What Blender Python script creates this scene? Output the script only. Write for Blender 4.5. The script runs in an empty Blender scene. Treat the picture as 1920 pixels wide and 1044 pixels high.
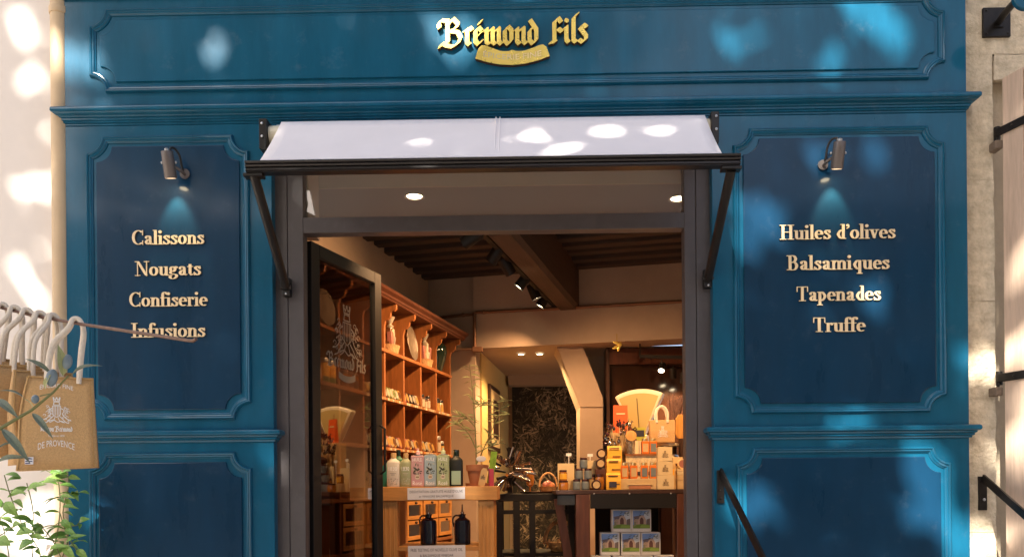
import bpy, math, random
from mathutils import Vector, Matrix
random.seed(7)
scene = bpy.context.scene
R = math.radians
COL = scene.collection

# ------------------------------------------------------------------ camera
F, CX, HY = 1450.0, 960.0, 918.0          # focal length in photo pixels, principal column, eye-level row
EYE = Vector((0, 0, 1.6))
ROT = Matrix.Rotation(R(0.9), 3, 'Z') @ Matrix.Rotation(R(90), 3, 'X') @ Matrix.Rotation(-0.0085, 3, 'Z')
cam_d = bpy.data.cameras.new('camera'); cam = bpy.data.objects.new('camera', cam_d); COL.objects.link(cam)
cam_d.sensor_width = 36; cam_d.lens = F / 1920 * 36; cam_d.shift_y = (HY - 522) / 1920
cam_d.clip_start = .05; cam_d.clip_end = 2000
cam.matrix_world = Matrix.Translation(EYE) @ ROT.to_4x4()
scene.camera = cam

# ------------------------------------------------------------------ light
SUN = Vector((-.30, -.72, .62)).normalized()     # towards the sun: behind the viewer, a little to the left
w = bpy.data.worlds.new('World'); scene.world = w; w.use_nodes = True
nt = w.node_tree
sky = nt.nodes.new('ShaderNodeTexSky'); sky.sky_type = 'NISHITA'; sky.sun_disc = False
sky.sun_elevation = math.asin(SUN.z); sky.sun_rotation = math.atan2(SUN.x, SUN.y); sky.dust_density = 3; sky.ozone_density = .3; sky.air_density = .8
nt.links.new(sky.outputs[0], nt.nodes['Background'].inputs[0])
nt.nodes['Background'].inputs[1].default_value = .065
sl = bpy.data.lights.new('sun', 'SUN'); sl.energy = 5.0; sl.angle = R(.53); sl.color = (1, .93, .82)
so = bpy.data.objects.new('sun', sl); COL.objects.link(so)
so.rotation_euler = SUN.to_track_quat('Z', 'Y').to_euler(); so.location = (-8, -18, 20)
scene.view_settings.view_transform = 'Standard'; scene.view_settings.look = 'None'
scene.view_settings.exposure = 1.95; scene.view_settings.gamma = 1
scene.render.engine = 'CYCLES'
scene.cycles.use_denoising = True
scene.cycles.sample_clamp_indirect = 6
scene.cycles.max_bounces = 8; scene.cycles.diffuse_bounces = 4; scene.cycles.transparent_max_bounces = 12

def P(px, py, y):
    """world point at distance y (facade direction) seen at photo pixel px, py"""
    v = ROT @ Vector(((px - CX) / F, -(py - HY) / F, -1))
    return EYE + v * (y / v.y)
D = 4.0
def fx(px, py=520, y=D): return P(px, py, y).x
def fz(py, px=960, y=D): return P(px, py, y).z

# ------------------------------------------------------------------ materials
def lin(r, g, b):
    f = lambda c: (c / 255 / 12.92) if c <= 10 else ((c / 255 + .055) / 1.055) ** 2.4
    return (f(r), f(g), f(b))
MATS = {}
def mat(name, col, rough=.5, metal=0., var=.0, scale=6., bump=0., bscale=60., stretch=(1, 1, 1), emit=None, estr=1., coat=0., spec=.5, col2=None, trans=0., sheen=0., dust=0.):
    if name in MATS: return MATS[name]
    m = bpy.data.materials.new(name); MATS[name] = m; m.use_nodes = True
    n = m.node_tree.nodes; l = m.node_tree.links; b = n['Principled BSDF']
    b.inputs['Roughness'].default_value = rough; b.inputs['Metallic'].default_value = metal
    b.inputs['Specular IOR Level'].default_value = spec
    b.inputs['Coat Weight'].default_value = coat; b.inputs['Coat Roughness'].default_value = .1
    b.inputs['Transmission Weight'].default_value = trans
    b.inputs['Sheen Weight'].default_value = sheen
    b.inputs['Base Color'].default_value = (*col, 1)
    tc = mp = None
    if var or col2 or bump:
        tc = n.new('ShaderNodeTexCoord'); mp = n.new('ShaderNodeMapping'); mp.inputs['Scale'].default_value = stretch
        l.new(tc.outputs['Object'], mp.inputs[0])
    if var or col2:
        nz = n.new('ShaderNodeTexNoise'); nz.inputs['Scale'].default_value = scale; nz.inputs['Detail'].default_value = 6; nz.inputs['Roughness'].default_value = .65
        l.new(mp.outputs[0], nz.inputs['Vector'])
        rp = n.new('ShaderNodeValToRGB'); l.new(nz.outputs[0], rp.inputs[0])
        a = tuple(max(0, c * (1 - var)) for c in col); c2 = col2 if col2 else tuple(min(1, c * (1 + var)) for c in col)
        rp.color_ramp.elements[0].position = .3; rp.color_ramp.elements[0].color = (*a, 1)
        rp.color_ramp.elements[1].position = .7; rp.color_ramp.elements[1].color = (*c2, 1)
        src = rp.outputs[0]
        if dust:      # worn specks and wiped dust
            nd = n.new('ShaderNodeTexNoise'); nd.inputs['Scale'].default_value = 9; nd.inputs['Detail'].default_value = 12; nd.inputs['Roughness'].default_value = .75
            l.new(tc.outputs['Object'], nd.inputs['Vector'])
            rd = n.new('ShaderNodeValToRGB'); rd.color_ramp.elements[0].position = .56; rd.color_ramp.elements[0].color = (0, 0, 0, 1); rd.color_ramp.elements[1].position = .80; rd.color_ramp.elements[1].color = (dust, dust, dust, 1)
            l.new(nd.outputs[0], rd.inputs[0]); mx = n.new('ShaderNodeMixRGB'); mx.inputs[2].default_value = (.30, .34, .36, 1)
            l.new(rd.outputs[0], mx.inputs[0]); l.new(src, mx.inputs[1]); src = mx.outputs[0]
        l.new(src, b.inputs['Base Color'])
        mr = n.new('ShaderNodeMapRange'); mr.inputs['To Min'].default_value = max(.02, rough - .08); mr.inputs['To Max'].default_value = min(1, rough + .1)
        l.new(nz.outputs[0], mr.inputs[0]); l.new(mr.outputs[0], b.inputs['Roughness'])
    if bump:
        nb = n.new('ShaderNodeTexNoise'); nb.inputs['Scale'].default_value = bscale; nb.inputs['Detail'].default_value = 5
        l.new(mp.outputs[0], nb.inputs['Vector'])
        bp = n.new('ShaderNodeBump'); bp.inputs['Strength'].default_value = bump; bp.inputs['Distance'].default_value = .01
        l.new(nb.outputs[0], bp.inputs['Height']); l.new(bp.outputs[0], b.inputs['Normal'])
    if emit:
        b.inputs['Emission Color'].default_value = (*emit, 1); b.inputs['Emission Strength'].default_value = estr
    return m
def glass_mat(name, tint=(1, 1, 1), haze=.0, gloss=1.0, rough=.0, ior=1.5):
    if name in MATS: return MATS[name]
    m = bpy.data.materials.new(name); MATS[name] = m; m.use_nodes = True
    n = m.node_tree.nodes; l = m.node_tree.links; n.remove(n['Principled BSDF']); out = n['Material Output']
    t = n.new('ShaderNodeBsdfTransparent'); t.inputs[0].default_value = (*tint, 1)
    d = n.new('ShaderNodeBsdfDiffuse'); d.inputs[0].default_value = (.75, .72, .68, 1)
    g = n.new('ShaderNodeBsdfGlossy'); g.inputs['Roughness'].default_value = rough
    m1 = n.new('ShaderNodeMixShader'); m1.inputs[0].default_value = haze; l.new(t.outputs[0], m1.inputs[1]); l.new(d.outputs[0], m1.inputs[2])
    fr = n.new('ShaderNodeLayerWeight'); fr.inputs[0].default_value = .5
    pw_ = n.new('ShaderNodeMath'); pw_.operation = 'POWER'; pw_.inputs[1].default_value = 5; l.new(fr.outputs['Facing'], pw_.inputs[0])
    mu = n.new('ShaderNodeMath'); mu.operation = 'MULTIPLY_ADD'; mu.inputs[1].default_value = .96 * gloss; mu.inputs[2].default_value = .04 * gloss; l.new(pw_.outputs[0], mu.inputs[0])
    m2 = n.new('ShaderNodeMixShader'); l.new(mu.outputs[0], m2.inputs[0]); l.new(m1.outputs[0], m2.inputs[1]); l.new(g.outputs[0], m2.inputs[2])
    l.new(m2.outputs[0], out.inputs[0])
    return m
def vcol_mat(name, rough=.6):
    m = bpy.data.materials.new(name); MATS[name] = m; m.use_nodes = True
    n = m.node_tree.nodes; a = n.new('ShaderNodeVertexColor'); a.layer_name = 'Col'
    m.node_tree.links.new(a.outputs[0], n['Principled BSDF'].inputs['Base Color']); n['Principled BSDF'].inputs['Roughness'].default_value = rough
    return m
PRINT = vcol_mat('printed_colours', .55)
LEAFPRINT = vcol_mat('leaf_colours', .5)

M = dict(
 teal=mat('teal_paint', (.006, .088, .163), .30, var=.17, scale=1.3, bump=.07, bscale=9, stretch=(6, 6, 1.2), spec=.10, coat=.5, dust=.16),
 navy=mat('navy_paint', (.005, .035, .078), .28, var=.16, scale=1.1, bump=.035, bscale=7, stretch=(4, 4, 1), spec=.12, coat=.35, dust=.10),
 plaster_w=mat('white_render', (.79, .725, .675), .85, var=.07, scale=.9, bump=.12, bscale=30),
 pipe=mat('beige_pipe', (.60, .44, .27), .55, var=.08, scale=4),
 stone=mat('limestone', (.60, .49, .34), .9, var=.30, scale=16, bump=.9, bscale=55, col2=(.74, .62, .46)),
 plank=mat('weathered_plank', (.60, .44, .33), .8, var=.20, scale=5, stretch=(6, 6, .5), bump=.25, bscale=20),
 iron=mat('black_iron', (.022, .018, .016), .45, metal=.6, var=.3, scale=30, bump=.1, bscale=120),
 frame=mat('door_frame_paint', (.074, .063, .064), .42, var=.12, scale=8, bump=.05, dust=.12),
 black=mat('black_aluminium', (.017, .014, .013), .35, metal=.3, var=.1),
 awnbar=mat('awning_bar', (.026, .022, .022), .32, metal=.4, var=.1),
 awning=mat('awning_cloth', (.88, .83, .84), .85, var=.04, scale=2, bump=.10, bscale=14),
 ivory=mat('ivory_plastic', (.72, .66, .5), .4),
 alu=mat('dull_aluminium', (.55, .55, .56), .35, metal=.9),
 gold=mat('polished_gold', (.95, .70, .17), .26, metal=.6, var=.05),
 cream=mat('cream_gilt', (.86, .66, .40), .42, metal=.1, var=.05, scale=20),
 edge=mat('brown_letter_edge', (.06, .022, .010), .5),
 lamp=mat('lamp_grey', (.16, .135, .125), .45, metal=.5, var=.06),
 jute=mat('jute', (.60, .365, .16), .9, var=.14, scale=150, bump=.5, bscale=400, stretch=(1, 1, 1)),
 jute_d=mat('jute_edge', (.5, .3, .11), .9, var=.15, scale=120, bump=.4, bscale=300),
 rope=mat('cotton_handle', (.80, .70, .575), .9, var=.08, scale=90, bump=.4, bscale=250),
 white=mat('white_ink', (.82, .80, .76), .7),
 paper=mat('white_paper', (.74, .72, .74), .8),
 ink=mat('dark_ink', (.03, .03, .05), .8),
 rust=mat('rusty_rod', (.16, .09, .065), .55, metal=.5, var=.3, scale=40),
 leaf_o=mat('olive_leaf', (.17, .20, .14), .5, var=.3, scale=20),
 leaf_y=mat('olive_leaf_young', (.32, .33, .14), .5, var=.2, scale=20),
 leaf_v=mat('vine_leaf', (.12, .26, .035), .42, var=.35, scale=9),
 leaf_v2=mat('vine_leaf_light', (.22, .37, .07), .42, var=.25, scale=9),
 leaf_t=mat('plane_tree_leaf', (.07, .12, .03), .55, var=.3),
 stem=mat('green_stem', (.16, .17, .06), .6),
 olive=mat('olive_fruit', (.17, .22, .25), .4, var=.2, scale=30),
 bark=mat('bark', (.17, .14, .10), .9, var=.3, bump=.6, bscale=15),
 pave=mat('street_paving', (.36, .32, .28), .85, var=.12, scale=1.2, bump=.2, bscale=10),
 step=mat('step_stone', (.42, .37, .30), .85, var=.1, bump=.2),
 # inside
 iplast=mat('old_plaster', (.40, .305, .23), .88, var=.10, scale=2.2, bump=.35, bscale=7),
 soffit=mat('grey_soffit', (.16, .145, .135), .8, var=.05),
 soffbeige=mat('beige_bulkhead', (.50, .42, .32), .8, var=.04),
 pine=mat('honey_pine', (.265, .092, .023), .48, var=.30, scale=4, stretch=(1.2, 9, 9), bump=.08, bscale=30),
 pine_v=mat('honey_pine_upright', (.265, .092, .023), .48, var=.30, scale=4, stretch=(9, 9, 1.2), bump=.08, bscale=30),
 pine_l=mat('light_pine', (.54, .245, .062), .5, var=.2, scale=4, stretch=(1.0, 10, 10), bump=.06, bscale=30),
 pine_lv=mat('light_pine_upright', (.54, .245, .062), .5, var=.2, scale=4, stretch=(10, 10, 1.0), bump=.06, bscale=30),
 dark=mat('dark_wood', (.045, .018, .010), .45, var=.3, scale=5, stretch=(8, 8, 1)),
 redwood=mat('red_brown_wood', (.085, .026, .012), .45, var=.3, scale=5, stretch=(8, 8, 1)),
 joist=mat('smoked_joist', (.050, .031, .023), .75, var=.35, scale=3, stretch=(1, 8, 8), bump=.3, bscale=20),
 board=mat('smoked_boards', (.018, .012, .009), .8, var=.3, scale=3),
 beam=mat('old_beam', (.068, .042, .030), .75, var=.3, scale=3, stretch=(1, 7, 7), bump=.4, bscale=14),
 copper=mat('copper_pipe', (.20, .10, .055), .5, metal=.5, var=.2),
 floor=mat('floor_tile', (.22, .12, .07), .5, var=.2),
 blackm=mat('black_metal', (.010, .008, .007), .55, spec=.3),
 chrome=mat('dark_chrome', (.42, .36, .32), .14, metal=1.0),
 terra=mat('terracotta', (.42, .17, .08), .8, var=.15, bump=.1),
 dkblue=mat('dark_glaze', (.012, .016, .030), .12, coat=.5),
 dkgreen=mat('dark_green_glaze', (.008, .02, .014), .1, coat=.5),
 pewter=mat('pewter_plate', (.19, .15, .11), .4, metal=.5, var=.3, scale=25),
 scale_w=mat('enamel_ivory', (.74, .66, .48), .3, coat=.3),
 scale_f=mat('dial_card', (.46, .35, .13), .5),
 wicker=mat('wicker', (.46, .27, .12), .75, var=.35, scale=40, bump=.6, bscale=80),
 orange=mat('orange_card', (.75, .10, .012), .5),
 amber=mat('amber_jam', (.72, .17, .02), .2, coat=.4, var=.2),
 honey=mat('honey', (.36, .13, .02), .12, coat=.6, var=.2),
 yellow=mat('yellow_pack', (.80, .40, .03), .55, var=.12, scale=25),
 kraft=mat('kraft_card', (.56, .37, .17), .75, var=.1, scale=20),
 creambox=mat('cream_card', (.68, .50, .26), .7, var=.06),
 slate=mat('slate_label', (.16, .175, .17), .6),
 dklid=mat('dark_red_lid', (.06, .018, .014), .3, metal=.3),
 brass=mat('brass_lid', (.75, .58, .28), .3, metal=.9),
 glassy=mat('cup_glass', (.7, .62, .5), .1, trans=.85),
 sprig=mat('lavender', (.20, .11, .09), .85, var=.4, scale=60),
 boardw=mat('board_wood', (.55, .26, .06), .5, var=.25, scale=6, stretch=(9, 9, 1)),
)
M['glass'] = glass_mat('door_glass', tint=(.52, .48, .45), gloss=4.4, haze=.0)
M['tglass'] = glass_mat('transom_glass', tint=(.85, .83, .80), gloss=1.8, haze=.09)
def glow(name, col, s): return mat(name, (0, 0, 0), .5, emit=col, estr=s)
M['bulb'] = glow('lit_bulb', (1, .78, .45), 9.0)
M['bulb2'] = glow('lit_bulb_bright', (1, .80, .5), 7.0)
M['rim'] = glow('lit_rim', (1, .85, .7), 3.0)

# ------------------------------------------------------------------ mesh helpers
def hull(pts):
    pts = sorted(set((round(x, 6), round(y, 6)) for x, y in pts))
    def half(ps):
        h = []
        for p in ps:
            while len(h) > 1 and (h[-1][0] - h[-2][0]) * (p[1] - h[-2][1]) - (h[-1][1] - h[-2][1]) * (p[0] - h[-2][0]) <= 0: h.pop()
            h.append(p)
        return h
    a, b = half(pts), half(pts[::-1]); return a[:-1] + b[:-1]
class MB:
    def __init__(s): s.v = []; s.f = []; s.c = []; s.cur = None
    def face(s, idx): s.f.append(tuple(idx)); s.c.append(s.cur)
    def quad(s, *p):
        n = len(s.v); s.v += [tuple(q) for q in p]; s.face(range(n, n + len(p))); return s
    def box(s, x0, x1, y0, y1, z0, z1):
        n = len(s.v)
        s.v += [(x0, y0, z0), (x1, y0, z0), (x1, y1, z0), (x0, y1, z0), (x0, y0, z1), (x1, y0, z1), (x1, y1, z1), (x0, y1, z1)]
        for q in ((3, 2, 1, 0), (4, 5, 6, 7), (0, 1, 5, 4), (1, 2, 6, 5), (2, 3, 7, 6), (3, 0, 4, 7)): s.face([n + i for i in q])
        return s
    def rings(s, rs, cap0=True, cap1=True, close=False):
        n = len(s.v); m = len(rs[0])
        for r in rs: s.v += [tuple(p) for p in r]
        k = len(rs)
        for i in range(k if close else k - 1):
            a = n + i * m; b = n + ((i + 1) % k) * m
            for j in range(m): s.face((a + j, a + (j + 1) % m, b + (j + 1) % m, b + j))
        if not close:
            if cap0: s.face([n + j for j in reversed(range(m))])
            if cap1: s.face([n + (k - 1) * m + j for j in range(m)])
        return s
    def prism_xz(s, poly, y0, y1):      # polygon (x,z), counter-clockwise seen from -y, front y0
        return s.rings([[(x, y1, z) for x, z in poly], [(x, y0, z) for x, z in poly]])
    def prism_xy(s, poly, z0, z1): return s.rings([[(x, y, z0) for x, y in poly], [(x, y, z1) for x, y in poly]])
    def lathe(s, prof, n=16, c=(0, 0, 0), sx=1, sy=1, cap=True):
        return s.rings([[(c[0] + r * sx * math.cos(2 * math.pi * j / n), c[1] + r * sy * math.sin(2 * math.pi * j / n), c[2] + z) for j in range(n)] for r, z in prof], cap, cap)
    def disc(s, r, z, n=18, sx=1, sy=1): return s.quad(*[(r * sx * math.cos(2 * math.pi * j / n), r * sy * math.sin(2 * math.pi * j / n), z) for j in range(n)])
    def tube(s, pts, r, n=8, flat=None):
        pts = [Vector(p) for p in pts]; rs = []
        up = None
        for i, p in enumerate(pts):
            t = (pts[min(i + 1, len(pts) - 1)] - pts[max(i - 1, 0)]).normalized()
            if up is None: up = Vector((0, 0, 1)) if abs(t.z) < .9 else Vector((0, 1, 0))
            a = t.cross(up).normalized(); b = a.cross(t).normalized(); up = b
            rr = r[i] if isinstance(r, (list, tuple)) else r
            f = flat if flat else 1
            rs.append([p + a * (rr * math.cos(2 * math.pi * j / n)) + b * (rr * f * math.sin(2 * math.pi * j / n)) for j in range(n)])
        return s.rings(rs)
    def bar(s, p0, p1, w, h, up=(0, 0, 1)):
        p0, p1 = Vector(p0), Vector(p1); t = (p1 - p0).normalized(); a = t.cross(Vector(up)).normalized() * w / 2; b = a.cross(t).normalized() * h / 2
        return s.rings([[p - a - b, p + a - b, p + a + b, p - a + b] for p in (p0, p1)])
    def ell(s, c, rx, ry, rz, n=12, m=8):
        prof = [(max(.001, math.sin(math.pi * i / m)), -math.cos(math.pi * i / m)) for i in range(m + 1)]
        return s.rings([[(c[0] + rx * r * math.cos(2 * math.pi * j / n), c[1] + ry * r * math.sin(2 * math.pi * j / n), c[2] + rz * z) for j in range(n)] for r, z in prof])
    def move(s, mtx, start=0):
        s.v[start:] = [tuple(mtx @ Vector(p)) for p in s.v[start:]]; return s
    def build(s, name, material, parent=None, smooth=False, bev=0, sub=0):
        me = bpy.data.meshes.new(name); me.from_pydata(s.v, [], s.f)
        if any(c is not None for c in s.c):
            at = me.color_attributes.new('Col', 'FLOAT_COLOR', 'CORNER'); k = 0
            for f, c in zip(s.f, s.c):
                for _ in f: at.data[k].color = (*(c or (1, 1, 1)), 1); k += 1
        me.validate(); me.materials.append(material)
        if smooth:
            me.shade_smooth()
            if smooth != 'all': me.set_sharp_from_angle(angle=R(38))
        o = bpy.data.objects.new(name, me); COL.objects.link(o); o.parent = parent
        if bev:
            b = o.modifiers.new('bevel', 'BEVEL'); b.width = bev; b.segments = 2; b.limit_method = 'ANGLE'; b.harden_normals = False
        if sub:
            b = o.modifiers.new('sub', 'SUBSURF'); b.levels = sub; b.render_levels = sub
        return o
def tag(o, label=None, cat=None, group=None, kind=None):
    for k, v in (('label', label), ('category', cat), ('group', group), ('kind', kind)):
        if v: o[k] = v
    return o
def thing(name, label, cat, loc=(0, 0, 0), rz=0., group=None):
    o = bpy.data.objects.new(name, None); COL.objects.link(o); o.empty_display_size = .05
    o.location = loc; o.rotation_euler = (0, 0, rz)
    return tag(o, label, cat, group)
def dup(root, loc, rz=None, label=None, scale=None):
    def cp(o, par):
        c = o.copy(); COL.objects.link(c); c.parent = par
        for ch in [x for x in KIDS.get(o.name, ())]: cp(ch, c)
        return c
    KIDS = {}
    def walk(o):
        KIDS[o.name] = list(o.children)
        for ch in o.children: walk(ch)
    walk(root)
    r = cp(root, None); r.location = loc
    if rz is not None: r.rotation_euler = (r.rotation_euler.x, r.rotation_euler.y, rz)
    if label: r['label'] = label
    if scale: r.scale = scale
    return r

# sweep a moulding round a closed outline lying in the facade plane
def sweep_loop(mb, path, prof, y0):
    n = len(path); rs = []
    for i in range(n):
        a, p, b = Vector(path[i - 1]), Vector(path[i]), Vector(path[(i + 1) % n])
        d0 = (p - a).normalized(); d1 = (b - p).normalized()
        n0 = Vector((-d0.y, d0.x)); n1 = Vector((-d1.y, d1.x)); m = (n0 + n1)
        m = m.normalized() if m.length > 1e-4 else n0
        k = 1 / max(.45, m.dot(n0))
        rs.append([(p.x + m.x * o * k, y0 - h, p.y + m.y * o * k) for o, h in prof])
    mb.rings(rs, close=True)
def scoop(x0, x1, z0, z1, r, n=8):
    pts = []
    for cx, cz, a0 in ((x0, z0, 90), (x1, z0, 180), (x1, z1, 270), (x0, z1, 0)):
        for i in range(n + 1):
            a = R(a0 - 90 * i / n) if True else 0
            pts.append((cx + r * math.cos(a), cz + r * math.sin(a)))
    return pts
def sweep_plan(mb, path, prof):
    """open path in plan (x,y); prof = closed list of (out, z); out is to the right-hand side of travel"""
    n = len(path); rs = []
    for i in range(n):
        p = Vector(path[i]); d0 = (p - Vector(path[i - 1])).normalized() if i else None; d1 = (Vector(path[i + 1]) - p).normalized() if i < n - 1 else None
        d0 = d0 or d1; d1 = d1 or d0
        n0 = Vector((d0.y, -d0.x)); n1 = Vector((d1.y, -d1.x)); m = (n0 + n1).normalized(); k = 1 / max(.4, m.dot(n0))
        rs.append([(p.x + m.x * o * k, p.y + m.y * o * k, z) for o, z in prof])
    mb.rings(rs)

# ------------------------------------------------------------------ lettering
def smooth_pts(pts, k=6, closed=False):
    n = len(pts); out = []
    for i in range(n if closed else n - 1):
        g = (lambda j: pts[j % n]) if closed else (lambda j: pts[max(0, min(n - 1, j))])
        p0, p1, p2, p3 = g(i - 1), g(i), g(i + 1), g(i + 2)
        for t in [j / k for j in range(k)]:
            out.append(tuple(.5 * ((2 * b) + (c - a) * t + (2 * a - 5 * b + 4 * c - d) * t * t + (3 * b - a - 3 * c + d) * t ** 3) for a, b, c, d in zip(p0, p1, p2, p3)))
    out.append(pts[0] if closed else pts[-1]); return out
S_, H_ = .165, .05
def L(*p): return ('s', list(p), S_, H_)
def T(*p): return ('s', list(p), H_ * 1.1, H_)
def K(*p): return ('s', smooth_pts(list(p)), S_, H_)
def KT(*p): return ('s', smooth_pts(list(p)), H_ * 1.3, H_)
def O(cx, cy, rx, ry, a0=0, a1=360, n=22): return ('s', [(cx + rx * math.cos(R(a0 + (a1 - a0) * i / n)), cy + ry * math.sin(R(a0 + (a1 - a0) * i / n))) for i in range(n + 1)], S_, H_)
def B(x, y, r): return ('b', (x, y), r, r)
def foot(x, y=.022, w=.14): return T((x - w, y), (x + w, y))
XH = .615
def arch(x): return [K((x, .40), (x + .09, .565), (x + .2, .595), (x + .3, .5), (x + .31, .38)), L((x + .31, .4), (x + .31, 0)), foot(x + .31)]
def stemx(x): return [L((x, 0), (x, XH)), foot(x), T((x - .13, XH - .02), (x, XH - .02))]
DIDONE = {
 'i': (.30, stemx(.15) + [B(.14, .87, .105)]), 'l': (.30, [L((.15, 0), (.15, 1.0)), foot(.15), T((.02, .98), (.15, .98))]),
 'n': (.61, stemx(.15) + arch(.15)), 'm': (.92, stemx(.15) + arch(.15) + arch(.46)),
 'u': (.61, [L((.15, XH), (.15, .18)), K((.15, .2), (.18, .07), (.28, .025), (.4, .09), (.46, .2)), L((.46, XH), (.46, 0)), T((.02, .595), (.15, .595)), T((.33, .595), (.46, .595)), T((.46, .022), (.6, .022))]),
 'o': (.56, [O(.28, .31, .185, .285)]), 'e': (.52, [O(.27, .31, .18, .285, 4, 305), T((.1, .335), (.48, .335))]),
 'a': (.55, [L((.38, .45), (.38, .1)), KT((.38, .1), (.43, .02), (.53, .06)), K((.38, .42), (.35, .56), (.24, .595), (.13, .54)), B(.14, .48, .08), K((.38, .36), (.22, .31), (.14, .17), (.2, .04), (.3, .04), (.38, .14))]),
 's': (.46, [K((.37, .47), (.32, .57), (.21, .595), (.12, .49), (.22, .36), (.34, .26), (.37, .14), (.28, .025), (.16, .035), (.07, .14)), T((.39, .6), (.39, .43)), T((.055, .02), (.055, .2))]),
 'g': (.52, [O(.23, .43, .13, .165), KT((.33, .52), (.4, .6), (.46, .585)), B(.47, .56, .06), K((.15, .28), (.09, .2), (.14, .12), (.3, .09), (.43, .03), (.44, -.1), (.31, -.22), (.14, -.22), (.06, -.12), (.13, .0))]),
 't': (.36, [L((.17, .76), (.17, .12)), KT((.17, .1), (.22, .02), (.33, .07)), T((.03, .595), (.32, .595))]),
 'f': (.36, [L((.15, 0), (.15, .8)), K((.15, .78), (.19, .93), (.29, .98), (.37, .93)), B(.38, .88, .075), T((.02, .595), (.33, .595)), foot(.15)]),
 'r': (.44, stemx(.15) + [KT((.15, .38), (.22, .55), (.34, .6)), B(.36, .53, .085)]),
 'd': (.60, [K((.45, .5), (.31, .595), (.15, .31), (.31, .025), (.45, .12)), L((.45, 1), (.45, 0)), T((.31, .98), (.45, .98)), T((.45, .022), (.59, .022))]),
 'p': (.58, [L((.15, XH), (.15, -.3)), foot(.15, -.28), T((.02, .595), (.15, .595)), K((.15, .5), (.29, .595), (.45, .31), (.29, .025), (.15, .12))]),
 'q': (.60, [L((.45, XH), (.45, -.3)), foot(.45, -.28), K((.45, .5), (.31, .595), (.15, .31), (.31, .025), (.45, .12))]),
 'v': (.56, [L((.13, .6), (.29, .05)), T((.29, .03), (.45, .6)), T((.0, .595), (.25, .595)), T((.35, .595), (.55, .595))]),
 "'": (.24, [B(.11, .92, .09), KT((.17, .93), (.17, .8), (.07, .71))]), ' ': (.28, []),
 'C': (.76, [O(.42, .5, .31, .475, 52, 308), T((.68, .98), (.68, .68)), T((.68, .02), (.68, .26))]),
 'N': (.80, [T((.13, 0), (.13, .98)), L((.17, .96), (.64, .04)), T((.66, 0), (.66, 1)), T((.0, .022), (.27, .022)), T((.0, .978), (.2, .978)), T((.53, .978), (.79, .978))]),
 'I': (.40, [L((.2, 0), (.2, 1)), foot(.2, .022, .17), foot(.2, .978, .17)]),
 'H': (.84, [L((.19, 0), (.19, 1)), L((.65, 0), (.65, 1)), T((.19, .51), (.65, .51))] + [foot(x, y, .17) for x in (.19, .65) for y in (.022, .978)]),
 'B': (.72, [L((.19, 0), (.19, 1)), K((.19, .975), (.4, .975), (.52, .76), (.4, .53), (.19, .53)), K((.19, .53), (.45, .53), (.58, .27), (.45, .025), (.19, .025)), T((.02, .022), (.19, .022)), T((.02, .978), (.19, .978))]),
 'T': (.72, [L((.36, 0), (.36, .98)), T((.05, .965), (.67, .965)), T((.05, .965), (.04, .66)), T((.67, .965), (.68, .66)), foot(.36, .022, .18)]),
}
def N(*p): return ('n', list(p), .27, .045)
def minim(x): return N((x - .13, .80), (x, .90), (x, .14), (x + .13, .02))
def link(x): return ('n', [(x + .05, .72), (x + .36, .97)], .16, .04)
GOTHIC = {
 'B': (1.42, [N((.05, 1.0), (.0, 1.22), (.16, 1.42), (.5, 1.36)), N((.5, 1.42), (.52, .15)), N((.52, 1.1), (.82, 1.5), (1.1, 1.2), (1.0, .98), (.62, .78)), N((.62, .80), (1.1, .72), (1.24, .42), (1.1, .1), (.8, -.08), (.5, -.04), (.2, .1), (.06, -.1))]),
 'r': (.52, [minim(.2), N((.2, .72), (.36, .98), (.48, .84))]),
 'é': (.60, [N((.5, .22), (.33, .02), (.15, .18), (.15, .78), (.34, .98), (.48, .8)), ('n', [(.2, .42), (.5, .72)], .14, .04), ('n', [(.32, 1.16), (.52, 1.38)], .16, .05)]),
 'e': (.60, [N((.5, .22), (.33, .02), (.15, .18), (.15, .78), (.34, .98), (.48, .8)), ('n', [(.2, .42), (.5, .72)], .14, .04)]),
 'm': (1.06, [minim(.18), minim(.53), minim(.88), link(.18), link(.53)]), 'n': (.72, [minim(.18), minim(.54), link(.18)]),
 'o': (.68, [N((.16, .8), (.16, .2), (.35, .0)), N((.16, .76), (.35, 1.0), (.53, .8), (.53, .22), (.35, .0))]),
 'd': (.68, [N((.16, .72), (.16, .2), (.35, .0), (.54, .22), (.54, .82), (.2, 1.34)), N((.16, .72), (.34, .94))]),
 'F': (.78, [N((.28, 1.2), (.28, .14), (.06, .0)), N((.28, 1.1), (.5, 1.4), (.66, 1.16)), N((.28, .62), (.5, .78), (.7, .62)), N((.06, .02), (.34, .06))]),
 'i': (.38, [minim(.18), ('b', (.2, 1.24), .13, .13)]), 'l': (.42, [N((.44, 1.62), (.22, 1.4), (.2, .14), (.34, .02))]),
 's': (.62, [N((.52, .86), (.34, 1.0), (.16, .82), (.5, .36), (.48, .16), (.3, .0), (.1, .14))]), ' ': (.35, []),
 'M': (1.3, [N((.1, 1.1), (.3, 1.35), (.3, .1), (.1, .0)), N((.3, 1.2), (.62, 1.4), (.62, .12)), N((.62, 1.2), (.98, 1.4), (1.0, .12), (1.16, .02))]),
 'a': (.66, [N((.16, .85), (.34, .98), (.5, .84), (.5, .16), (.62, .02)), N((.5, .55), (.2, .42), (.18, .14), (.34, .02), (.5, .2))]),
}
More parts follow.
